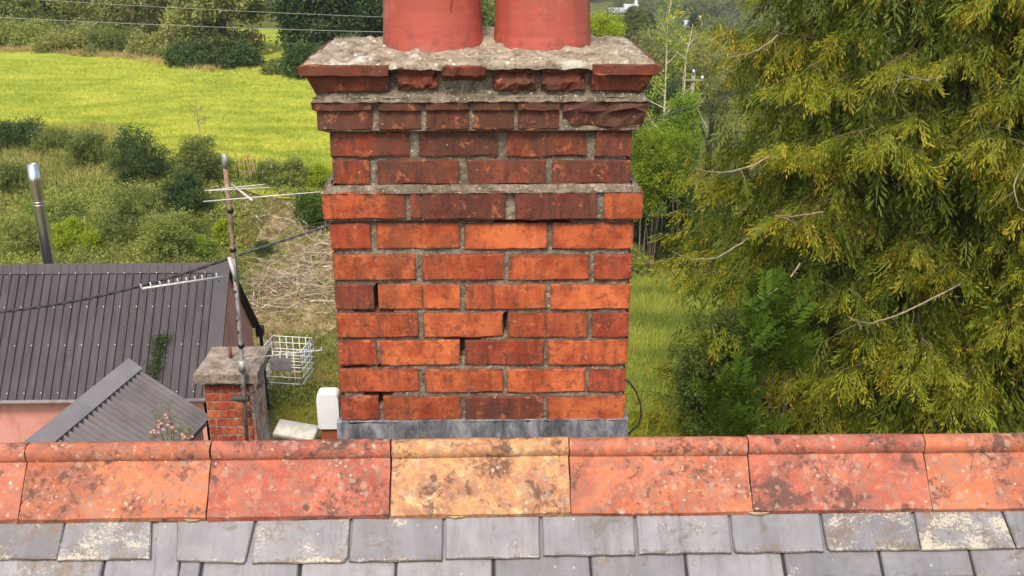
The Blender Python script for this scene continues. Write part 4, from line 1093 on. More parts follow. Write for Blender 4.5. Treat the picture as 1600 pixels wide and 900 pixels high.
# ---- the big cypress on the right
def big_cypress():
    T = np.array([7.0, 15.3]); zg = float(H(7.0, 15.3))
    root = thing('cypress_tree', (T[0], T[1], zg), 'huge weeping cypress with golden tipped drooping sprays filling the right side', 'tree')
    tr = MB(); tr.tube([(T[0], T[1], zg-.3), (T[0]+.1, T[1], 6), (T[0], T[1]+.1, 12), (T[0], T[1], 19)], [.55, .42, .25, .05], 12); put(tr, 'trunk', M_bark, root, True)
    limbs = MB(); P, D, SC, TI = [], [], [], []; r = random.Random(21)
    def rad(z): return np.interp(z, [1, 4.5, 6.5, 8.5, 11, 14, 18], [4.0, 4.35, 4.5, 4.25, 3.7, 2.9, .8])
    nb = 420
    for i in range(nb):
        z0 = r.uniform(1.8, 14.5) if i % 7 else r.uniform(14.5, 18)
        az = r.gauss(-PI/2-.15, 1.05) if r.random() < .85 else r.uniform(0, 2*PI)
        rz = float(rad(z0)); L = rz*r.uniform(.72, 1.03)
        if False: L *= 1.12
        d = np.array([math.cos(az), math.sin(az)]); curl = r.uniform(-.25, .25); droop = r.uniform(.35, .75); upt = r.uniform(.2, .42)
        hue = r.random(); goldy = max(0, r.gauss(.25, .3))
        def pt(t):
            a2 = curl*t*t; dd = np.array([d[0]*math.cos(a2)-d[1]*math.sin(a2), d[0]*math.sin(a2)+d[1]*math.cos(a2)])
            q = T+dd*L*t; return np.array([q[0], q[1], z0 + L*(-droop*t+upt*t*t)])
        if i % 1 == 0: limbs.tube([pt(t_/7*.88) for t_ in range(8)], [.024*(1-t_/8)+.004 for t_ in range(8)], 4, False)
        n = int(L*.62/.12)
        for j in range(n+1):
            t0 = .38+.62*j/n; base = pt(t0); fw = pt(min(1, t0+.02))-pt(t0-.02); fw /= np.linalg.norm(fw)
            sd_ = np.cross(fw, [0,0,1]); sg = 1 if j % 2 else -1
            sdir = fw*r.uniform(.35, .8) + sd_*sg*r.uniform(.5, 1.) + np.array([0,0,-r.uniform(.05,.5)])
            if j == n: sdir = fw.copy()
            sdir /= np.linalg.norm(sdir); Ls = (.85*(1.15-t0)+.22)*r.uniform(.6, 1.15)
            e = base+sdir*Ls*.8+np.array([0,0,-.12*Ls]); 
            if r.random() < .25: limbs.tube([base, (base+e)/2+np.array([0,0,.02]), e], [.008, .006, .003], 3, False)
            ns = max(3, int(Ls/.085)); gl = goldy*r.uniform(.3, 1.2)
            for k in range(ns):
                a = (k+.7)/ns; p = base+sdir*Ls*a+np.array([0,0,-.3*Ls*a*a])
                dr = sdir*r.uniform(.15, .75)+np.array([r.gauss(0,.22), r.gauss(0,.22), -r.uniform(.6, 1.25)])
                if a > .85: dr = sdir*.9+np.array([0,0,-.45])
                P.append(p); D.append(dr); SC.append(r.uniform(.22, .44)*(1.1-.25*a)); 
                g = 0
                if t0 > .62 and r.random() < .75: g = min(1., max(0, .25+gl*1.7*a+r.gauss(0,.15)))
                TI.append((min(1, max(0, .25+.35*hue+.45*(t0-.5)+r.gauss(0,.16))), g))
    for i in range(9000):          # inner foliage, shade painted in with darker tints
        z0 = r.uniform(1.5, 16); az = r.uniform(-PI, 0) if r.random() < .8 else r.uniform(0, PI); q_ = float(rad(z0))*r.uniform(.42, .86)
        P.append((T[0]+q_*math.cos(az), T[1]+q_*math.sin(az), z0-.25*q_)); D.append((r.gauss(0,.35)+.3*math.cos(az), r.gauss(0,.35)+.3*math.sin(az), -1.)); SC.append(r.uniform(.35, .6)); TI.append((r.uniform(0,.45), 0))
    P, D, SC, TI = map(np.array, (P, D, SC, TI))
    keep = (P[:,1] < 16.5)|(rng.random(len(P)) < .3)
    P, D, SC, TI = P[keep], D[keep], SC[keep], TI[keep]
    print('cypress sprays', len(P))
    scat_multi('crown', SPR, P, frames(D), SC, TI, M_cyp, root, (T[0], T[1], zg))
    put(limbs, 'limbs', M_cyptwig, root, True)
    # long bare boughs sweeping out of the foliage, one part each
    for pts in (((1395,250*1.0+185,12.6),(1300,478,11.6),(1350,500,11.2),(1310,490,11.0)), ):
        pass
    for lst in ([(1512,438,12.2),(1440,475,11.4),(1380,500,10.9),(1345,503,10.6),(1320,492,10.5)],
                [(1215,55,13.2),(1195,72,12.6),(1165,85,12.1),(1130,92,11.8)],
                [(1165,375,13.0),(1120,403,12.3),(1080,404,12.0),(1045,390,11.8)],
                [(1205,245,12.6),(1165,262,12.2),(1120,270,11.9),(1080,262,11.7)],
                [(1250,412,12.0),(1225,445,11.4),(1195,462,11.0)],
                [(1290,330,12.2),(1245,338,11.6),(1205,336,11.2)],
                [(1600,255,11.6),(1585,290,11.2),(1592,330,11.0)],
                [(1480,120,12.0),(1440,125,11.5),(1400,112,11.2)]):
        p_ = [at(x, y, Y) for x, y, Y in lst]; sp_ = []
        for i in range(len(p_)-1):
            q0, q1, q2, q3 = p_[max(i-1, 0)], p_[i], p_[i+1], p_[min(i+2, len(p_)-1)]
            for k in range(5):
                u_ = k/5; sp_.append(.5*((2*q1)+(q2-q0)*u_+(2*q0-5*q1+4*q2-q3)*u_**2+(3*q1-q0-3*q2+q3)*u_**3)+Vector((r.gauss(0,.006), 0, r.gauss(0,.006))))
        m_ = MB(); nn2 = len(sp_); m_.tube(sp_, [.015-.011*i/(nn2-1) for i in range(nn2)], 5)
        for i in range(3, nn2, 3):
            e = sp_[i]+Vector((r.gauss(0,.12), r.gauss(0,.12), -r.uniform(.08,.3))); m_.tube([sp_[i], sp_[i].lerp(e, .5)+Vector((.02,0,.02)), e], [.005,.004,.002], 3, False)
        put(m_, 'bare_bough', M_twigbark, root, True)
big_cypress()

# ---- leafy crowns built from leaf clumps on sub-blobs
def crown_pts(cx, cy, cz, rx, ry, rz, nblob, per, seed, shell=.75, low=-.6):
    r = np.random.default_rng(seed)
    u = r.normal(size=(nblob, 3)); u /= np.linalg.norm(u, axis=1, keepdims=True); u[:,2] = np.where(u[:,2] < low, -u[:,2]*.5, u[:,2])
    bc = u*(shell+(1-shell)*r.random((nblob,1))**.5)*r.uniform(.75, 1.15, (nblob, 1))*np.array([rx, ry, rz])*.82
    br = r.uniform(.2, .38, nblob)*(rx*ry*rz)**(1/3); hb = r.random(nblob)
    v = r.normal(size=(nblob, per, 3)); v /= np.linalg.norm(v, axis=2, keepdims=True); v[:,:,2] = v[:,:,2]*.8+.15
    p = bc[:,None,:]+v*(br[:,None,None])*r.uniform(.55, 1.12, (nblob, per, 1))
    P = p.reshape(-1,3)+np.array([cx, cy, cz]); D = (v+bc[:,None,:]/np.array([rx,ry,rz])*.5).reshape(-1,3)
    tint = np.stack([np.clip(hb[:,None]*.5+r.normal(.25,.16,(nblob,per)), 0, 1).reshape(-1), np.clip(r.normal(-.35,.35,(nblob,per))+hb[:,None]*.2, 0, 1).reshape(-1)], 1)
    return P, D, tint, bc+np.array([cx,cy,cz])
def leafy(name, cat, label, x, y, z0, z1, rx, mat, cl=.28, nblob=40, per=45, seed=1, trunk=True, group=None, ry=None, cen=.55, rzf=.5, low=-.6, bark=None, shell=.75):
    zg = float(H(x, y)); z0_ = zg if z0 is None else z0; h = z1-z0_
    root = thing(name, (x, y, zg), label, cat, group)
    cz = z0_+h*cen; rz = h*rzf
    P, D, tint, bc = crown_pts(x, y, cz, rx, ry or rx, rz, nblob, per, seed, low=low, shell=shell)
    N = len(P); ok = P[:,2] > zg+.02; P, D, tint = P[ok], D[ok], tint[ok]
    scat_multi('crown' if trunk else 'foliage', CLU, P, frames(D), cl*rng.uniform(.7, 1.25, len(P)), tint, mat, root, (x, y, zg))
    m_ = MB(); r = random.Random(seed)
    if trunk: m_.tube([(x, y, zg-.2), (x+r.uniform(-.1,.1)*h*.3, y, zg+h*.35), (x, y, cz)], [h*.035+.03, h*.024+.02, .03], 7)
    for i in range(min(14, nblob) if trunk else 4):
        b = bc[i]; s_ = Vector((x, y, zg+(b[2]-zg)*(.35 if trunk else .05))); k_ = 1 if trunk else .5; m_.tube([s_, s_.lerp(Vector(b), .5)+Vector((0,0,.03*h)), b], [(.02+h*.008)*k_, (.012+h*.004)*k_, .006], 4, False)
    put(m_, 'trunk' if trunk else 'stems', bark or M_bark, root, True)
    return root
def gx(px, Y): return at(px, 300, Y).x
def gz(py, Y, px=300): return at(px, py, Y).z
def gy(px, py):                       # distance at which the ground is seen at a pixel
    Y = 12.
    for _ in range(4000):
        p = at(px, py, Y)
        if p.z <= float(H(p.x, Y)): return Y
        Y += .05 if Y < 100 else .5
    return Y
# hedgerow trees beyond the field: (px centre, crown half width px, base y px, top y px, Y, mat, label)
SH = lambda Y: FPX/(Y*.97)
HT = [(12, 55, 75, -60, 86, M_grnE, 'brownish broadleaf tree at the far left behind the field'),
 (70, 50, 60, -90, 100, M_grnB, 'tree with shade put into its dark leaf colour behind the gap at the far left of the hedgerow'),  # dark leaf colour stands in for the shade in this gap
 (160, 68, 82, -70, 82, M_grnA, 'grey green tree second from the left behind the field'),
 (240, 66, 88, -75, 78, M_grnE, 'tall olive green tree in the middle of the hedgerow'),
 (318, 55, 92, -50, 80, M_grnA, 'broad tree beside the middle of the field hedge'),
 (372, 50, 105, -80, 70, M_grnE, 'big pale green tree at the right end of the hedge above the dark bush'),
 (515, 40, 105, -80, 66, M_grnB, 'dark green tree left of the big chimney cap'),
 (565, 62, 100, -60, 72, M_grnB, 'dark tree half behind the left chimney pot'),
 (640, 70, 95, -60, 78, M_grnA, 'tree hidden mostly behind the chimney pots'),
 (720, 70, 95, -10, 84, M_grnA, 'tree seen in the gap between the two chimney pots')]
for i, (px, hw, yb, yt, Y, m_, lab) in enumerate(HT):
    x = gx(px, Y); leafy('hedgerow_tree', 'tree', lab, x, Y, gz(yb, Y, px), gz(yt, Y, px), hw/SH(Y)*1.45, m_, .60, 46, 95, 100+i, group='trees behind the field', cen=.47, rzf=.58, low=-1)
# low hedge shrubs along the field's far edge
HS = [(20, 45, 78, 28, 74, M_grnD, 'pale green bramble clump at the left end of the field hedge'), (85, 40, 80, 35, 75, M_grnD, 'bright bramble clump before the dark gap in the hedge'),
 (150, 45, 88, 45, 73, M_grnE, 'olive hedge shrub under the second tree'), (215, 42, 92, 52, 71, M_grnA, 'hedge shrub under the tall olive tree'), (270, 38, 98, 55, 69, M_grnE, 'hedge shrub left of the dark bush'),
 (338, 38, 110, 58, 65, M_grnB, 'dark rounded bush at the field edge under the big tree'), (392, 22, 112, 66, 64, M_grnB, 'dark bush right beside the gap to the far field'),
 (452, 14, 122, 100, 61, M_grnA, 'small bush in the gap left of the chimney cap'), (500, 35, 125, 72, 60, M_grnB, 'dark bush touching the left of the chimney cap'), (550, 40, 130, 70, 61, M_grnA, 'hedge bush behind the chimney cap')]
for i, (px, hw, yb, yt, Y, m_, lab) in enumerate(HS):
    leafy('hedge_shrub', 'shrub', lab, gx(px, Y), Y, gz(yb+6, Y, px), gz(yt, Y, px), hw/SH(Y)*1.4, m_, .40, 26, 75, 150+i, False, 'shrubs in the field hedge', cen=.45, rzf=.55, low=-.9)
# far wood behind (one mass) and its small far field
def mass(name, pts, mat, lab, cl, cat='woodland', ng=26, per=40):
    PP, DD, TT = [], [], []
    for i, (x, y, z, rx, rz) in enumerate(pts):
        P, D, t_, _ = crown_pts(x, y, z, rx, rx, rz, ng, per, 900+i); PP.append(P); DD.append(D); TT.append(t_)
    P, D, t_ = np.concatenate(PP), np.concatenate(DD), np.concatenate(TT)
    o = scat_multi(name, CLU, P, frames(D), cl*rng.uniform(.7, 1.3, len(P)), t_, mat, None, (P[0][0], P[0][1], float(H(P[0][0], P[0][1]))), 'stuff')
    return tag(o, lab, cat)
r = random.Random(8)
mass('woodland', [(gx(px, 112)+r.uniform(-2,2), 112+r.uniform(-5,5), 4.5+r.uniform(-1,2), 5, 5.5) for px in range(-60, 760, 55)], M_grnB, 'dark wood filling the background behind the hedgerow trees', .8)
# tan grass fringe
def fringe(name, n, fn, mat, lab, s0, s1, cat, hue=.4, gold=.1, spread=.35):
    P = np.array([fn() for _ in range(n)]); P[:,2] = H(P[:,0], P[:,1])+P[:,2]
    D = np.stack([rng.normal(0,.15,n), rng.normal(0,.15,n), np.ones(n)], 1)
    Fm = frames(D); Fm = np.stack([Fm[:,:,0], Fm[:,:,2], Fm[:,:,1]], 2)     # tuft templates grow along Z
    sn = np.array([mnoise.noise(Vector((p[0]*.28+p[1]*.12, p[1]*.9, 2)))+.5*mnoise.noise(Vector((p[0]*1.1, p[1]*2.6, 7))) for p in P])
    t_ = np.stack([np.clip(rng.normal(hue,.16,n)+sn*1.2,0,1), np.clip(rng.normal(gold,.25,n)+sn*.3,0,1)], 1)
    o = scat_multi(name, TUF, P, Fm, rng.uniform(s0, s1, n), t_, mat, None, (P[0][0], P[0][1], P[0][2]), 'stuff'); return tag(o, lab, cat)
def f_():
    a = r.random(); px = 30+330*a; Y = float(np.interp(px, [20,85,150,215,270,338,392,458,500],[74,75,73,71,69,65,64,61,60]))-2.0 + r.gauss(0, .4)
    return (gx(px, Y), Y-1.0+r.random()*1.2, .05)
fringe('dry_grass', 1100, f_, M_dry, 'strip of tall tan grass along the far edge of the field', .25, .6, 'grass')
mb = MB()
for j in range(9):
    for i in range(9): Y = 66.5+2.6*j; x = gx(395+i*11, Y); mb.v.append((x, Y, float(H(x, Y))+.12))
for j in range(8):
    for i in range(8): k = j*9+i; mb.f.append((k, k+1, k+10, k+9))
o = mb.build('far_field', M_field, origin=(0,0,0)); o['kind'] = 'structure'
# field grass tufts
M_ftuft = leafmat('field_blades', (.20, .32, .03), (.74, .71, .12), (.80, .70, .22), .3)
def f_():
    px = r.uniform(-30, 560); Y = 37+30*r.random()**1.6; return (gx(px, Y), Y, .10)
def field_ok(fn):
    def g():
        while True:
            p = fn(); y0 = 44.5-9*float(sm(-30,-6,p[0])); y1 = 83-22*float(sm(-44,-6,p[0]))
            if y0 < p[1] < y1: return p
    return g
fringe('field_grass', 26000, field_ok(f_), M_ftuft, 'fine bright yellow green hay grass on the field', .12, .28, 'grass', .45, .1)

# ---- rough bank between the outbuilding and the field
def bank_cover():
    N = 34000; P, T_i, Sc, Dr = [], [], [], []
    D_ = []
    q = random.Random(31)
    for i in range(N):
        px = q.uniform(-60, 545); Y = q.uniform(23.2, 44.5); x = gx(px, Y)
        if Y > 45-9*float(sm(-30, -6, x))+.3: continue
        n1 = mnoise.noise(Vector((x*.35, Y*.35, 3))); n2 = mnoise.noise(Vector((x*.9, Y*.9, 8)))
        bare = (px > 372 and 24.5 < Y < 35.5 and n2 < .35)
        if bare and q.random() < .86: continue
        if Y > 38 and px < 200 and n1 > -.05 and q.random() < .55: continue
        hgt = .05+abs(n2)*.45*q.random()+max(0, n1)*.5*q.random()
        if px > 372: hgt *= .4
        P.append((x, Y, float(H(x, Y))+hgt)); D_.append((q.gauss(0,.5), q.gauss(0,.5)-.3, 1))
        Sc.append(q.uniform(.10, .27)); T_i.append((min(1, max(0, .45+n1*.9+n2*.5+q.gauss(0,.15))), min(1, max(0, n2*1.2-.25+q.gauss(0,.15)))))
    P = np.array(P); o = scat_multi('undergrowth', CLU, P, frames(np.array(D_)), np.array(Sc), np.array(T_i), M_grnD, None, tuple(P[0]), 'stuff')
    tag(o, 'tangled green brambles and nettles covering the bank behind the dark roof', 'undergrowth')
bank_cover()
def f_():
    px = r.uniform(-40, 200); Y = r.uniform(36.5, 45); return (gx(px, Y), Y, .0)
fringe('bleached_grass', 2600, f_, leafmat('bleached_blades', (.20, .25, .05), (.52, .48, .16), (.50, .34, .14), .25), 'bleached tall grass on the crest of the bank at the left', .25, .6, 'grass')
def f_():
    px = r.uniform(370, 540); Y = r.uniform(24, 36); return (gx(px, Y), Y, .0)
fringe('straw', 3600, f_, leafmat('straw_blades', (.22, .18, .06), (.50, .40, .2), (.45, .26, .12), .2), 'short tan straw and dead weeds around the fallen branches', .10, .28, 'grass')
def f_():
    px = r.uniform(400, 560); Y = r.uniform(18, 26); return (gx(px, Y), Y, .0)
fringe('weedy_grass', 5000, f_, leafmat('weedy_blades', (.14, .16, .02), (.42, .40, .06), (.42, .25, .08), .25), 'short weedy grass around the white wire cage', .10, .26, 'grass', .45, .15)
def f_():
    px = r.uniform(930, 1200); Y = r.uniform(15, 33.5); return (gx(px, Y), Y, .0)
fringe('lawn_grass', 26000, f_, M_gras, 'long green grass on the lawn between the chimney and the cypress', .16, .40, 'grass', .45, .05)

# bare earthy slope and tall weeds
t = NT('earth_slope', .95, .1); n1 = t.noise(2.2, 7, None, .7)
c = t.ramp(n1, (.35, (.12, .085, .05)), (.5, (.30, .225, .12)), (.65, (.42, .33, .18))); t.col(c); t.bump(n1, 1., .1)
mb = MB()
for j in range(17):
    for i in range(17):
        a, b = i/16*2-1, j/16*2-1; w_ = 1+.2*math.sin(3*math.atan2(b, a)+1); l = max(abs(a), abs(b))/max(1e-6, math.hypot(a, b)); Y = 30.2+b*l*4.6*w_; x = gx(462, 30.2)+a*l*2.0*w_
        mb.v.append((x, Y, float(H(x, Y))+.05))
for j in range(16):
    for i in range(16): k = j*17+i; mb.f.append((k, k+1, k+18, k+17))
o = mb.build('earth_slope', t.m, origin=(0,0,0), smooth=True); o['kind'] = 'structure'
def f_():
    while True:
        px = r.uniform(-40, 545); Y = r.uniform(25, 44); x = gx(px, Y)
        if Y > 44.5-9*float(sm(-30, -6, x)): continue
        if mnoise.noise(Vector((x*.5, Y*.5, 21))) > (-.05 if px < 370 else .2): return (x, Y, 0)
fringe('tall_weeds', 5200, f_, leafmat('weed_blades', (.13, .18, .04), (.50, .50, .14), (.52, .38, .18), .3), 'tall thin weeds and grasses scattered over the green bank', .15, .45, 'weeds', .5, .1)
# bushes on the bank (px centre, half width, base, top, Y, ...)
BK = [(25, 55, 232, 188, 43, M_grnB, 'low dark green hedge bush at the far left edge of the field', .17),
 (95, 45, 236, 205, 43, M_grnA, 'low brownish green bush left of the dark bush', .15),
 (150, 35, 262, 203, 41, M_grnA, 'dull green bush touching the left of the dark bush', .15),
 (228, 50, 290, 200, 39, M_grnB, 'dark green bush standing on the bank below the field', .16),
 (285, 36, 335, 268, 36.5, M_grnB, 'dark bush lower on the bank beside the dead bush', .15),
 (318, 34, 290, 212, 38.5, M_grnA, 'greyish bush at the field edge behind the aerial mast', .15),
 (205, 62, 370, 290, 34.5, M_grnA, 'grey green tangled bush in the middle of the bank', .15),
 (250, 50, 392, 322, 33, M_grnD, 'pale green bramble mound in the middle of the bank', .15),
 (102, 28, 385, 335, 32, M_grnC, 'yellow lime bush right of the steel flue', .14),
 (138, 16, 392, 360, 31.5, M_grnC, 'small yellow lime bush beside the bigger one', .12),
 (20, 42, 300, 255, 38, M_grnA, 'brownish bramble patch left of the steel flue', .14),
 (22, 50, 395, 330, 33, M_grnD, 'green nettle clump at the left frame edge', .14),
 (492, 38, 352, 296, 30.5, M_laur, 'glossy green bush touching the left side of the big chimney', .16),
 (425, 22, 285, 250, 36.5, M_grnD, 'small bright weed clump on the field edge near the chimney', .13),
 (462, 18, 290, 245, 36.2, M_grnD, 'upright bright green weed by the field edge', .13),
 (505, 22, 292, 255, 36, M_grnC, 'bright weed clump hidden by the chimney side', .13),
 (268, 24, 372, 340, 31.5, M_grnF, 'fresh green dock clump low on the bank left of the mast', .16),
 (240, 20, 388, 366, 31.5, M_grnF, 'small fresh green weed clump just above the dark roof ridge', .14),
 (52, 16, 345, 318, 31.5, M_grnF, 'fresh green weed clump left of the steel flue', .14),
 (302, 22, 396, 372, 31.5, M_grnF, 'fresh green weeds just above the right end of the dark roof', .14),
 (440, 20, 282, 262, 31.5, M_grnF, 'fresh green weeds on the field edge above the dead branches', .14),
 (350, 16, 268, 246, 31.5, M_grnF, 'fresh green weeds behind the top of the aerial mast', .14),
 (342, 12, 380, 345, 31.5, M_grnC, 'little lime green shrub left of the mast pole', .12),
 (402, 11, 398, 378, 28.5, M_grnB, 'tiny dark green shrub on the straw beside the mast', .11)]
for i, (px, hw, yb, yt, Y, m_, lab, cl) in enumerate(BK):
    Y = gy(px, yb); zz0 = float(H(gx(px, Y), Y)); leafy('bank_shrub', 'shrub', lab, gx(px, Y), Y, zz0-.1, gz(yt, Y, px), hw/SH(Y)*1.2, m_, cl, 38, 55, 300+i, False, 'shrubs on the bank', cen=.42, rzf=.62, low=-.95, shell=.35)
# pink flowering clump
mb = MB(); q = random.Random(5); c0 = at(388, 272, 36)
fw_ = thing('flowering_weed', (c0.x, 36, float(H(c0.x, 36))), 'clump of pink flowered willowherb on the field edge', 'weed')
M_pinkf = plain('pink_petals', (.42, .22, .20), .8)
for i in range(30):
    x = c0.x+q.gauss(0,.35); zz_ = float(H(x, 36))+q.uniform(.3, 1.1); mb.tube([(x, 36, zz_), (x+.02, 36, zz_+.14)], [.03, .012], 4)
put(mb, 'flowers', M_pinkf, fw_); mb = MB()
for i in range(40): x = c0.x+q.gauss(0,.35); mb.tube([(x, 36, float(H(x,36))-.05), (x+q.uniform(-.1,.1), 36, float(H(x,36))+q.uniform(.5,1.1))], .01, 3)
put(mb, 'stems', M_grnD, fw_)

# dead branches on the bank
def twig_pile():
    m_ = MB(); q = random.Random(17)
    for i in range(430):
        px = q.triangular(372, 545, 480); py = q.uniform(298, 505)
        if px < 400 and q.random() < .5: continue
        Y = 12/abs((ray(px, py)[2]/ray(px, py)[1]))
        for _ in range(5): Y = (12-float(H(gx(px, Y), Y)))/abs(ray(px, py)[2]/ray(px, py)[1])
        x = at(px, py, Y).x; z = float(H(x, Y))+q.uniform(.02, .38)
        a = q.gauss(.1, 1.2)+(PI if q.random() < .5 else 0); L = q.uniform(.35, 1.5); d = Vector((math.cos(a), math.sin(a)*.9, q.uniform(-.15, .5)))
        pts = [Vector((x, Y, z))]; w = q.uniform(.005, .014) if q.random() < .8 else q.uniform(.016, .028)
        for k in range(4):
            d = (d+Vector((q.gauss(0,.22), q.gauss(0,.22), q.gauss(0,.14)))).normalized(); pts.append(pts[-1]+d*L/4)
            if q.random() < .45:
                e = (d+Vector((q.gauss(0,.8), q.gauss(0,.8), q.gauss(0,.3)))).normalized(); m_.tube([pts[-1], pts[-1]+e*L*.18, pts[-1]+(e+Vector((0,0,-.2)))*L*.34], [w*.6, w*.4, w*.2], 3, False)
        m_.tube(pts, [w*(1-k*.18) for k in range(5)], 4, False)
    o = m_.build('dead_branches', plain('bleached_wood', (.44, .36, .26), .9, 0, .5, 3)); tag(o, 'heap of bleached dead branches on the bank left of the big chimney', 'branches', kind='stuff')
twig_pile()
# saplings, post
def twiggy(name, lab, px, yb, yt, Y, leaves, mat, nb=10, cat='sapling', spread=.35, bark=None, cl=.2, w=.03, lean=0):
    b = at(px, yb, Y); zt = at(px, yt, Y).z; x = b.x; z0 = min(b.z, float(H(x, Y))) ; q = random.Random(int(px+yb)); h = zt-z0
    root = thing(name, (x, Y, z0), lab, cat); m_ = MB(); P = []
    st = [Vector((x+lean*h*k/6+q.gauss(0,.02)*h*.4, Y+q.gauss(0,.02)*h*.4, z0+h*k/6)) for k in range(7)]; m_.tube(st, [w*(1-k*.13) for k in range(7)], 5)
    for i in range(nb):
        t0 = q.uniform(.35, .95); p = st[int(t0*6)].lerp(st[min(6, int(t0*6)+1)], t0*6-int(t0*6)); a = q.uniform(0, 2*PI); L = spread*h*q.uniform(.3, 1)*(1.15-t0)
        e = p+Vector((math.cos(a)*L, math.sin(a)*L, L*q.uniform(.5, 1.2))); mid = p.lerp(e, .5)+Vector((0,0,-L*.08)); m_.tube([p, mid, e], [w*.4, w*.28, w*.12], 4, False)
        for k in range(leaves): P.append(tuple(p.lerp(e, q.uniform(.3, 1.05))+Vector((q.gauss(0,.05), q.gauss(0,.05), q.gauss(0,.05)))*h*.4))
    put(m_, 'trunk', bark or M_twigbark, root, True)
    if P:
        P = np.array(P); n = len(P); scat_multi('crown', CLU, P, frames(rng.normal(size=(n,3))+[0,0,.4]), cl*rng.uniform(.6,1.2,n), np.stack([rng.random(n), np.clip(rng.normal(-.1,.3,n),0,1)],1), mat, root, (x, Y, z0))
    return root
twiggy('sapling', 'thin scraggly sapling with few brown leaves in front of the field', 322, 300, 148, 37.5, 3, plain_leaf := leafmat('brown_leaf', (.12, .10, .03), (.3, .26, .08), (.3,.2,.05), .2), 14, cl=.13, w=.035, spread=.28)
twiggy('sapling', 'small bare dead shrub left of the aerial mast', 300, 350, 285, 35, 0, None, 9, w=.03, lean=.1)
mb = MB(); a = at(128, 372, 32.5); b = at(132, 338, 32.5); mb.tube([(a.x, 32.5, a.z-.6), b], .025, 6); tag(mb.build('stake', plain('stake_wood', (.5, .42, .25), .9)), 'thin pale wooden stake sticking up beside the lime bush', 'stake')

# ---- right side, seen between the chimney and the cypress
leafy('laurel_bush', 'bush', 'bright yellow green leafy bush just right of the big chimney', gx(1022, 27.4), 27.4, gz(345, 27.4, 1022), gz(172, 27.4, 1022), .98, M_grnC2, .13, 70, 60, 401, False, cen=.5, rzf=.52, low=-.95, shell=.35)
leafy('laurel_bush', 'bush', 'narrow mid green bush between the bright bush and the telegraph pole', gx(1062, 30), 30, gz(300, 30, 1060), gz(128, 30, 1060), .62, M_grnF, .14, 50, 60, 402, False, cen=.5, rzf=.5, low=-.95)
leafy('dark_bush', 'bush', 'very dark bush behind the pale stems right of the chimney', gx(1015, 29.5), 29.5, None, gz(235, 29.5, 1015), 1.35, M_grnB, .17, 90, 90, 403, False, cen=.5, rzf=.55, low=-1)
leafy('dark_bush', 'bush', 'dark leafy bush at the end of the lawn under the cypress edge', gx(1080, 28.5), 28.5, None, gz(300, 28.5, 1080), 1.3, M_grnA2, .16, 65, 65, 404, False, cen=.5, rzf=.55, low=-1)
leafy('dark_bush', 'bush', 'low green bush at the foot of the chimney bush on the lawn end', gx(998, 27.6), 27.6, None, gz(385, 27.6, 1000), .5, M_grnD, .13, 30, 45, 405, False, cen=.5, rzf=.55, low=-.95)
st_ = thing('stem_clump', (gx(1035, 28), 28, float(H(gx(1035,28), 28))), 'clump of upright pale stems below the bright bush right of the chimney', 'stems')
for i in range(11):
    px = 1003+i*5.5+rnd.uniform(-3, 3); mb = MB(); Y = 27.8+rnd.uniform(-.3, .5); x0_ = gx(px, Y)
    mb.tube([(x0_, Y, float(H(x0_, Y))-.1), at(px+rnd.uniform(-4,4), 345, Y), at(px+rnd.uniform(-6,6), 262, Y)], [.026, .022, .014], 5, False); put(mb, 'stem', M_twigbark, st_, True)
twiggy('birch', 'slender pale tree with sparse yellow leaves behind the chimney cap', 1036, 205, -20, 44, 9, M_grnC, 22, 'tree', .22, plain('pale_bark', (.50, .43, .30), .8, 0, .25, 6), .26, .085)
twiggy('birch', 'slender pale leaning tree right of the other one', 1049, 215, 38, 43, 6, M_grnC, 14, 'tree', .25, plain('pale_bark_b', (.46, .38, .28), .8, 0, .25, 6), .24, .07, .06)
twiggy('birch', 'thin dead pale trunk left of the telegraph pole', 1066, 175, 72, 46, 0, None, 7, 'tree', .2, plain('pale_bark_c', (.42, .36, .28), .8), .2, .07)
# telegraph pole
tp = thing('telegraph_pole', (gx(1080, 60), 60, gz(230, 60, 1080)), 'wooden telegraph pole with crossarm and white insulators left of the cypress', 'telegraph pole')
t0, t1 = at(1084, 113, 60), at(1079, 200, 60)
mb = MB(); mb.tube([(t1.x-.05, 60, gz(260, 60, 1080)), t0], [.15, .11], 8); put(mb, 'pole', plain('pole_wood', (.30, .25, .18), .9), tp, True)
mb = MB(); c_ = at(1083, 125, 59.85); mb.box((c_.x-.62, 59.8, c_.z-.05), (c_.x+.62, 59.9, c_.z+.05)); put(mb, 'crossarm', plain('arm_wood', (.28, .24, .19), .9), tp)
for dx in (-.55, 0, .55):
    mb = MB(); zz_ = c_.z+.06 if dx else t0.z; mb.tube([(c_.x+dx, 59.85, zz_), (c_.x+dx, 59.85, zz_+.18)], [.09, .07], 8); put(mb, 'insulator', M_white, tp, True)
mb = MB(); mb.tube([at(1080, 150, 60), at(1105, 200, 58)], .025, 4); put(mb, 'stay_wire', M_greycable, tp)
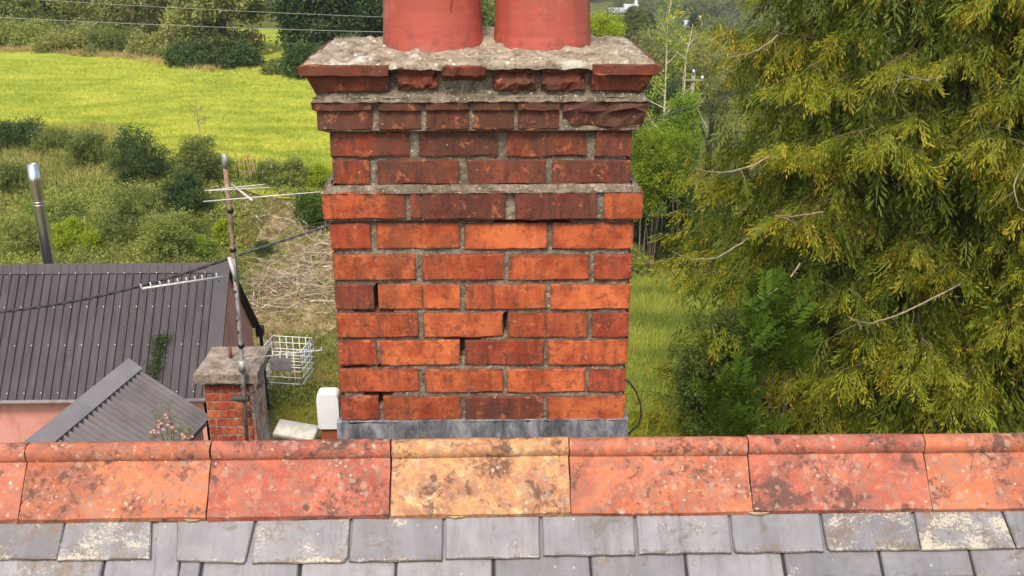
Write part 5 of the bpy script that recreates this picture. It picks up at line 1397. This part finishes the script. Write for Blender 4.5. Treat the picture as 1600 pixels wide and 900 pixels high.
# mid distance trees
leafy('broadleaf_tree', 'tree', 'round mid green tree right of the chimney cap behind the slender trees', gx(1046, 78), 78, gz(225, 78, 1046), gz(40, 78, 1046), 4.0, M_grnE, .36, 90, 75, 411, cen=.58, rzf=.42)
leafy('broadleaf_tree', 'tree', 'lower pale green tree left of the cypress behind the telegraph pole', gx(1105, 84), 84, gz(225, 84, 1105), gz(62, 84, 1105), 4.2, M_grnD, .36, 70, 65, 412, cen=.55, rzf=.45)
leafy('broadleaf_tree', 'tree', 'dark green tree behind the foot of the slender pale trees', gx(1010, 62), 62, gz(250, 62, 1010), gz(118, 62, 1010), 2.9, M_grnB, .30, 60, 60, 413, cen=.5, rzf=.5)
leafy('broadleaf_tree', 'tree', 'yellowish bushy tree top right behind the right chimney pot', gx(932, 60), 60, gz(110, 60, 932), gz(20, 60, 932), 1.3, M_grnC, .26, 40, 50, 414, cen=.5, rzf=.5)
leafy('broadleaf_tree', 'tree', 'dark round tree beside the cypress top left edge', gx(1122, 105), 105, gz(130, 105, 1120), gz(60, 105, 1120), 2.6, M_grnB, .36, 45, 50, 415)
leafy('broadleaf_tree', 'tree', 'grey green tree under the white farmhouse', gx(950, 135), 135, gz(110, 135, 950), gz(24, 135, 950), 4.4, M_grnA, .5, 60, 55, 416)
# distant conifer
def conifer(px, yb, yt, Y, hw, lab, mat, seed):
    x = gx(px, Y); zb, zt = gz(yb, Y, px), gz(yt, Y, px); q = np.random.default_rng(seed); n = 2600
    root = thing('conifer', (x, Y, zb), lab, 'tree'); t_ = q.random(n)**.7; tier = np.floor(t_*14)/14; a = q.random(n)*2*PI
    R = hw*(t_*.85+.08)*(0.55+.45*((t_*14) % 1))*q.uniform(.5, 1.05, n)
    P = np.stack([x+np.cos(a)*R, Y+np.sin(a)*R, zt-(zt-zb)*t_-.12*R], 1); D = np.stack([np.cos(a), np.sin(a), -.3*np.ones(n)], 1)
    scat_multi('crown', SPR, P, frames(D, upv=np.array([[0,0,1.]])), q.uniform(.5,.9,n)*hw*.42, np.stack([q.random(n)*.6, np.zeros(n)], 1), mat, root, (x, Y, zb))
    m_ = MB(); m_.tube([(x, Y, zb-3), (x, Y, zt)], [.2, .03], 6); put(m_, 'trunk', M_bark, root)
conifer(982, 75, 8, 120, 3.1, 'dark pointed conifer below the white farmhouse', M_grnA, 5)
conifer(1000, 60, 18, 150, 2.0, 'smaller conifer right beside the pointed one', M_grnB, 6)
conifer(1068, 60, 20, 170, 2.0, 'small distant conifer in the valley left of the cypress', M_grnB, 7)
# far valley woods, fields and farmhouse
mass('valley_wood', [(gx(px, Y)+r.uniform(-3,3), Y+r.uniform(-8,8), float(H(gx(px,Y), Y))+2.5, 6, 5) for Y, a, b, st_p in ((150,925,1150,22),(190,925,1160,18),(235,920,1160,17)) for px in range(a, b, st_p)], M_grnA, 'belt of mixed trees along the valley floor right of the chimney', 1.0, ng=22, per=30)
mass('hill_wood', [(gx(px, Y)+r.uniform(-5,5), Y+r.uniform(-10,10), float(H(gx(px,Y), Y))+3, 8, 6) for Y, a, b, st_p in ((330,1000,1160,13),(365,990,1140,13),(410,900,1150,13),(455,900,1160,14)) for px in range(a, b, st_p) if not (Y > 400 and 1020 < px < 1100)], M_grnA, 'dark woods on the far hillside', 1.5, ng=18, per=26)
M_pasture = plain('pasture', (.22, .34, .06), .95, 0, .2, .05)
v = []; xs_ = np.linspace(gx(1000, 430), gx(1170, 430), 14); ys_ = np.linspace(425, 560, 12)
mb = MB()
for y_ in ys_:
    for x_ in xs_: mb.v.append((x_, y_, float(H(x_, y_))+1.5))
for j in range(11):
    for i in range(13): k = j*14+i; mb.f.append((k, k+1, k+15, k+14))
o = mb.build('pasture', M_pasture, origin=(0,0,0)); o['kind'] = 'structure'
Yh = 300; hx = gx(956, Yh); hz = gz(30, Yh, 956)
fh = thing('farmhouse', (hx, Yh, hz), 'distant white farmhouse among trees right of the chimney pots', 'house')
M_wall = plain('whitewash', (.80, .78, .74), .9, 0, .05); M_roofd = plain('grey_roof', (.42, .42, .44), .7); M_win = plain('dark_window', (.05, .06, .07), .3)
def gable_house(root, x, y, z, w, d, h, rh):
    mb = MB(); mb.box((x-w/2, y-d/2, z-6), (x+w/2, y+d/2, z+h)); mb.add([(x-w/2, y-d/2, z+h), (x-w/2, y+d/2, z+h), (x-w/2, y, z+h+rh), (x+w/2, y-d/2, z+h), (x+w/2, y+d/2, z+h), (x+w/2, y, z+h+rh)], [(0,1,2),(3,5,4)]); put(mb, 'wall', M_wall, root)
    mb = MB(); mb.add([(x-w/2-.2, y-d/2-.2, z+h-.1), (x+w/2+.2, y-d/2-.2, z+h-.1), (x+w/2+.2, y, z+h+rh+.1), (x-w/2-.2, y, z+h+rh+.1), (x-w/2-.2, y+d/2+.2, z+h-.1), (x+w/2+.2, y+d/2+.2, z+h-.1)], [(0,1,2,3),(3,2,5,4)]); rf = put(mb, 'roof', M_roofd, root)
    mb = MB(); mb.box((x+w/2-.9, y-.4, z+h+rh-.2), (x+w/2-.1, y+.4, z+h+rh+1.1)); put(mb, 'chimney', M_wall, root, False, rf)
    for i in range(3):
        mb = MB(); xx = x-w/2+w*(i+.5)/3; mb.box((xx-.4, y-d/2-.04, z+h-2.), (xx+.4, y-d/2+.1, z+h-.8)); put(mb, 'window', M_win, root)
gable_house(fh, hx, Yh, hz, 5.5, 4, 1.9, 1.3); gable_house(fh, hx+4.0, Yh+3, hz+.8, 4, 4, 2.0, 1.2)
fh2 = thing('farmhouse', (gx(1066, 250), 250, gz(48, 250, 1066)), 'small distant cottage roof in the valley left of the cypress', 'house')
gable_house(fh2, gx(1066, 250), 250, gz(46, 250, 1066), 4, 3, 1.2, .9)
# flower bed and log at the end of the lawn
mb = MB(); a, b = at(985, 403, 27.9), at(1022, 412, 27.4); mb.tube([a, b], [.07, .06], 6); tag(mb.build('log', plain('red_wood', (.28, .12, .08), .9)), 'reddish fallen timber lying at the end of the lawn by the chimney', 'log')
mb = MB(); q = random.Random(2); c0 = at(1022, 440, 28); zz_ = float(H(c0.x, 28))
n = 24; mb.v.append((c0.x+.25, 28, zz_+.12))
for i in range(n): a = 2*PI*i/n; mb.v.append((c0.x+.25+math.cos(a)*1.15*(1+.1*math.sin(3*a)), 28+math.sin(a)*.9, zz_+.03))
for i in range(n): mb.f.append((0, 1+i, 1+(i+1) % n))
o = mb.build('soil_patch', plain('bare_soil', (.20, .12, .07), .95, 0, .3, 8)); o['kind'] = 'structure'
fb_ = thing('white_flowers', (c0.x, 28, zz_), 'small white flowers on the bare soil at the end of the lawn', 'flowers'); mb = MB()
for i in range(26): x = c0.x+q.gauss(0, .35); y = 28+q.gauss(0,.3); mb.box((x-.03, y-.03, zz_+.08), (x+.03, y+.03, zz_+.13+q.random()*.05))
put(mb, 'blooms', M_white, fb_)
# laurels in front of the cypress foot: sprays of large leaves
def laurel(px0, px1, py0, py1, Y, n, lab, seed):
    q = random.Random(seed); x = gx((px0+px1)/2, Y); zg = float(H(x, Y)); root = thing('cherry_laurel', (x, Y, zg), lab, 'shrub')
    tv, tf, tp_ = [], [], []; L_ = []
    for k in range(13):
        t_ = .12+.88*k/13; sg = 1 if k % 2 else -1; kite(tv, tf, tp_, (0, t_, 0), (sg*.8, .75, q.uniform(-.1,.35)), (0,0,1), .34, .12, .3, .9)
    tv, tf, tp_ = T_(tv, tf, tp_); P, D = [], []; m_ = MB()
    for i in range(n):
        p = at(q.uniform(px0, px1), py0+(py1-py0)*q.random()**.8, Y+q.uniform(-.5, .5)); P.append(tuple(p)); d = Vector((q.gauss(0,.5), -.5+q.gauss(0,.35), 1.0)); D.append(tuple(d))
        if i % 12 == 0: m_.tube([(x+(p.x-x)*.8, Y+.5, zg), (p.x+(x-p.x)*.1, Y+.4, (zg+p.z)/2), p], [.02, .014, .006], 4, False)
    n = len(P); tt = np.stack([rng.random(n), np.clip(rng.normal(-.2,.2,n),0,1)], 1)
    P = np.array(P); D = np.array(D); up_ = np.tile([[0, -1., .3]], (n,1))+rng.normal(size=(n,3))*.25
    f = D/np.linalg.norm(D,axis=1,keepdims=True); s_ = np.cross(f, up_); s_ /= np.linalg.norm(s_,axis=1,keepdims=True); z_ = np.cross(s_, f)
    scat_multi('foliage', [(tv, tf, tp_)], P, np.stack([s_, f, z_], 2), rng.uniform(.32, .55, n), tt, M_laur, root, (x, Y, zg)); put(m_, 'stems', M_bark, root, True)
laurel(1165, 1250, 448, 585, 11.5, 75, 'tall cherry laurel with big glossy leaves before the lower middle of the cypress', 1)
laurel(1105, 1175, 600, 700, 11.3, 60, 'lower cherry laurel with glossy leaves at the foot of the cypress', 2)
leafy('holly_bush', 'bush', 'dark small leaved bush between the two cherry laurels', gx(1150, 13.4), 13.4, gz(700, 13.4, 1150), gz(480, 13.4, 1150), .65, M_grnA2, .10, 70, 60, 421, False, cen=.5, rzf=.5, low=-.95)
# creeper on the dark roof and rose over the annex roof
def climber(name, lab, path, Y, n, mat, fl=None, w=.12, cl=.09, lift=0):
    p0 = at(*path[0], Y); root = thing(name, tuple(p0), lab, 'plant'); m_ = MB(); q = random.Random(len(lab)); pts = [at(x, y, yy) for (x, y), yy in zip(path, Y if hasattr(Y, '__len__') else [Y]*len(path))]
    return root, m_, q, pts
iv0, iv1 = at(253, 524, 19.84), at(236, 590, 19.20)
root = thing('ivy', tuple(iv1), 'strand of ivy creeping up the dark metal roof', 'plant'); m_ = MB(); q = random.Random(4)
def on_roof(px, py):
    d = ray(px, py); nF = np.array(nrmF); p0 = np.array([0, RY, RZ-.03])+nF*.06; return Vector(CAM+d*(np.dot(p0-CAM, nF)/np.dot(d, nF)))
path = [on_roof(x, y) for x, y in ((234,596),(241,575),(246,556),(250,540),(254,524))]; m_.tube(path, .012, 4); put(m_, 'stem', M_bark, root)
P = []
for i in range(230):
    a = q.random()*3.99; k = int(a); p = path[k].lerp(path[k+1], a-k); P.append((p.x+q.gauss(0,.09), p.y-.02+q.gauss(0,.02), p.z+q.gauss(0,.05)+.02))
P = np.array(P); n = len(P); scat_multi('leaves', CLU, P, frames(np.tile([0,-.7,.7],(n,1))+rng.normal(size=(n,3))*.6), np.full(n,.085), np.stack([rng.random(n)*.6, np.clip(rng.normal(-.1,.3,n),0,1)],1), M_grnB, root, tuple(iv1))
root = thing('rambling_rose', tuple(at(262, 676, 10.2)), 'rambling stems with pale pink flowers in front of the corrugated annex roof', 'plant'); m_ = MB(); P = []; F_ = []
for (x0_, y0_, x1_, y1_) in ((262,690,241,640),(268,690,262,630),(280,690,286,668),(255,688,248,655),(290,690,300,672),(272,690,272,650),(240,692,243,668)):
    Y = 10.0+q.uniform(-.1,.1); a, b = at(x0_, y0_, Y), at(x1_, y1_, Y); mid = a.lerp(b, .5)+Vector((q.gauss(0,.03),0,.03)); m_.tube([a-Vector((0,0,.6)), a, mid, b], [.008,.007,.005,.003], 4)
    for k in range(16):
        p = a.lerp(b, q.random()**.7); P.append((p.x+q.gauss(0,.03), p.y+q.gauss(0,.03), p.z+q.gauss(0,.03)))
    for k in range(4): p = a.lerp(b, q.uniform(.3, 1.02)); F_.append(p+Vector((q.gauss(0,.035), -.03, q.gauss(0,.03))))
put(m_, 'stems', M_bwire, root); P = np.array(P); n = len(P); og = tuple(root.location)
scat_multi('leaves', CLU, P, frames(rng.normal(size=(n,3))), np.full(n,.045), np.stack([rng.random(n), np.clip(rng.normal(0,.3,n),0,1)],1), M_grnA, root, og)
M_rose = plain('rose_petals', (.68, .36, .32), .8, 0, .25, 40)
for p in F_:
    m_ = MB()
    for k in range(6):
        a = k*PI/3; d = Vector((math.cos(a)*.02, -.012, math.sin(a)*.02)); s_ = Vector((-math.sin(a)*.011, 0, math.cos(a)*.011)); m_.add([p, p+d*.6+s_, p+d*1.1, p+d*.6-s_], [(0,1,2,3)])
    put(m_, 'flower', M_rose, root)

# ================================================================== AIR
mb = MB(); mb.box((-520, -25, -60), (520, 1320, 160)); hz_ = mb.build('haze', None, origin=(0, 0, 0)); hz_.data.materials.clear()
hm = bpy.data.materials.new('haze'); hm.use_nodes = True; hm.node_tree.nodes.clear()
pv = hm.node_tree.nodes.new('ShaderNodeVolumePrincipled'); ho = hm.node_tree.nodes.new('ShaderNodeOutputMaterial')
pv.inputs['Color'].default_value = (.92, .95, 1., 1); pv.inputs['Density'].default_value = .00045; pv.inputs['Anisotropy'].default_value = .3
hm.node_tree.links.new(pv.outputs[0], ho.inputs['Volume']); hz_.data.materials.append(hm)
hz_['kind'] = 'stuff'; hz_['label'] = 'thin summer haze over the valley'; hz_['category'] = 'haze'
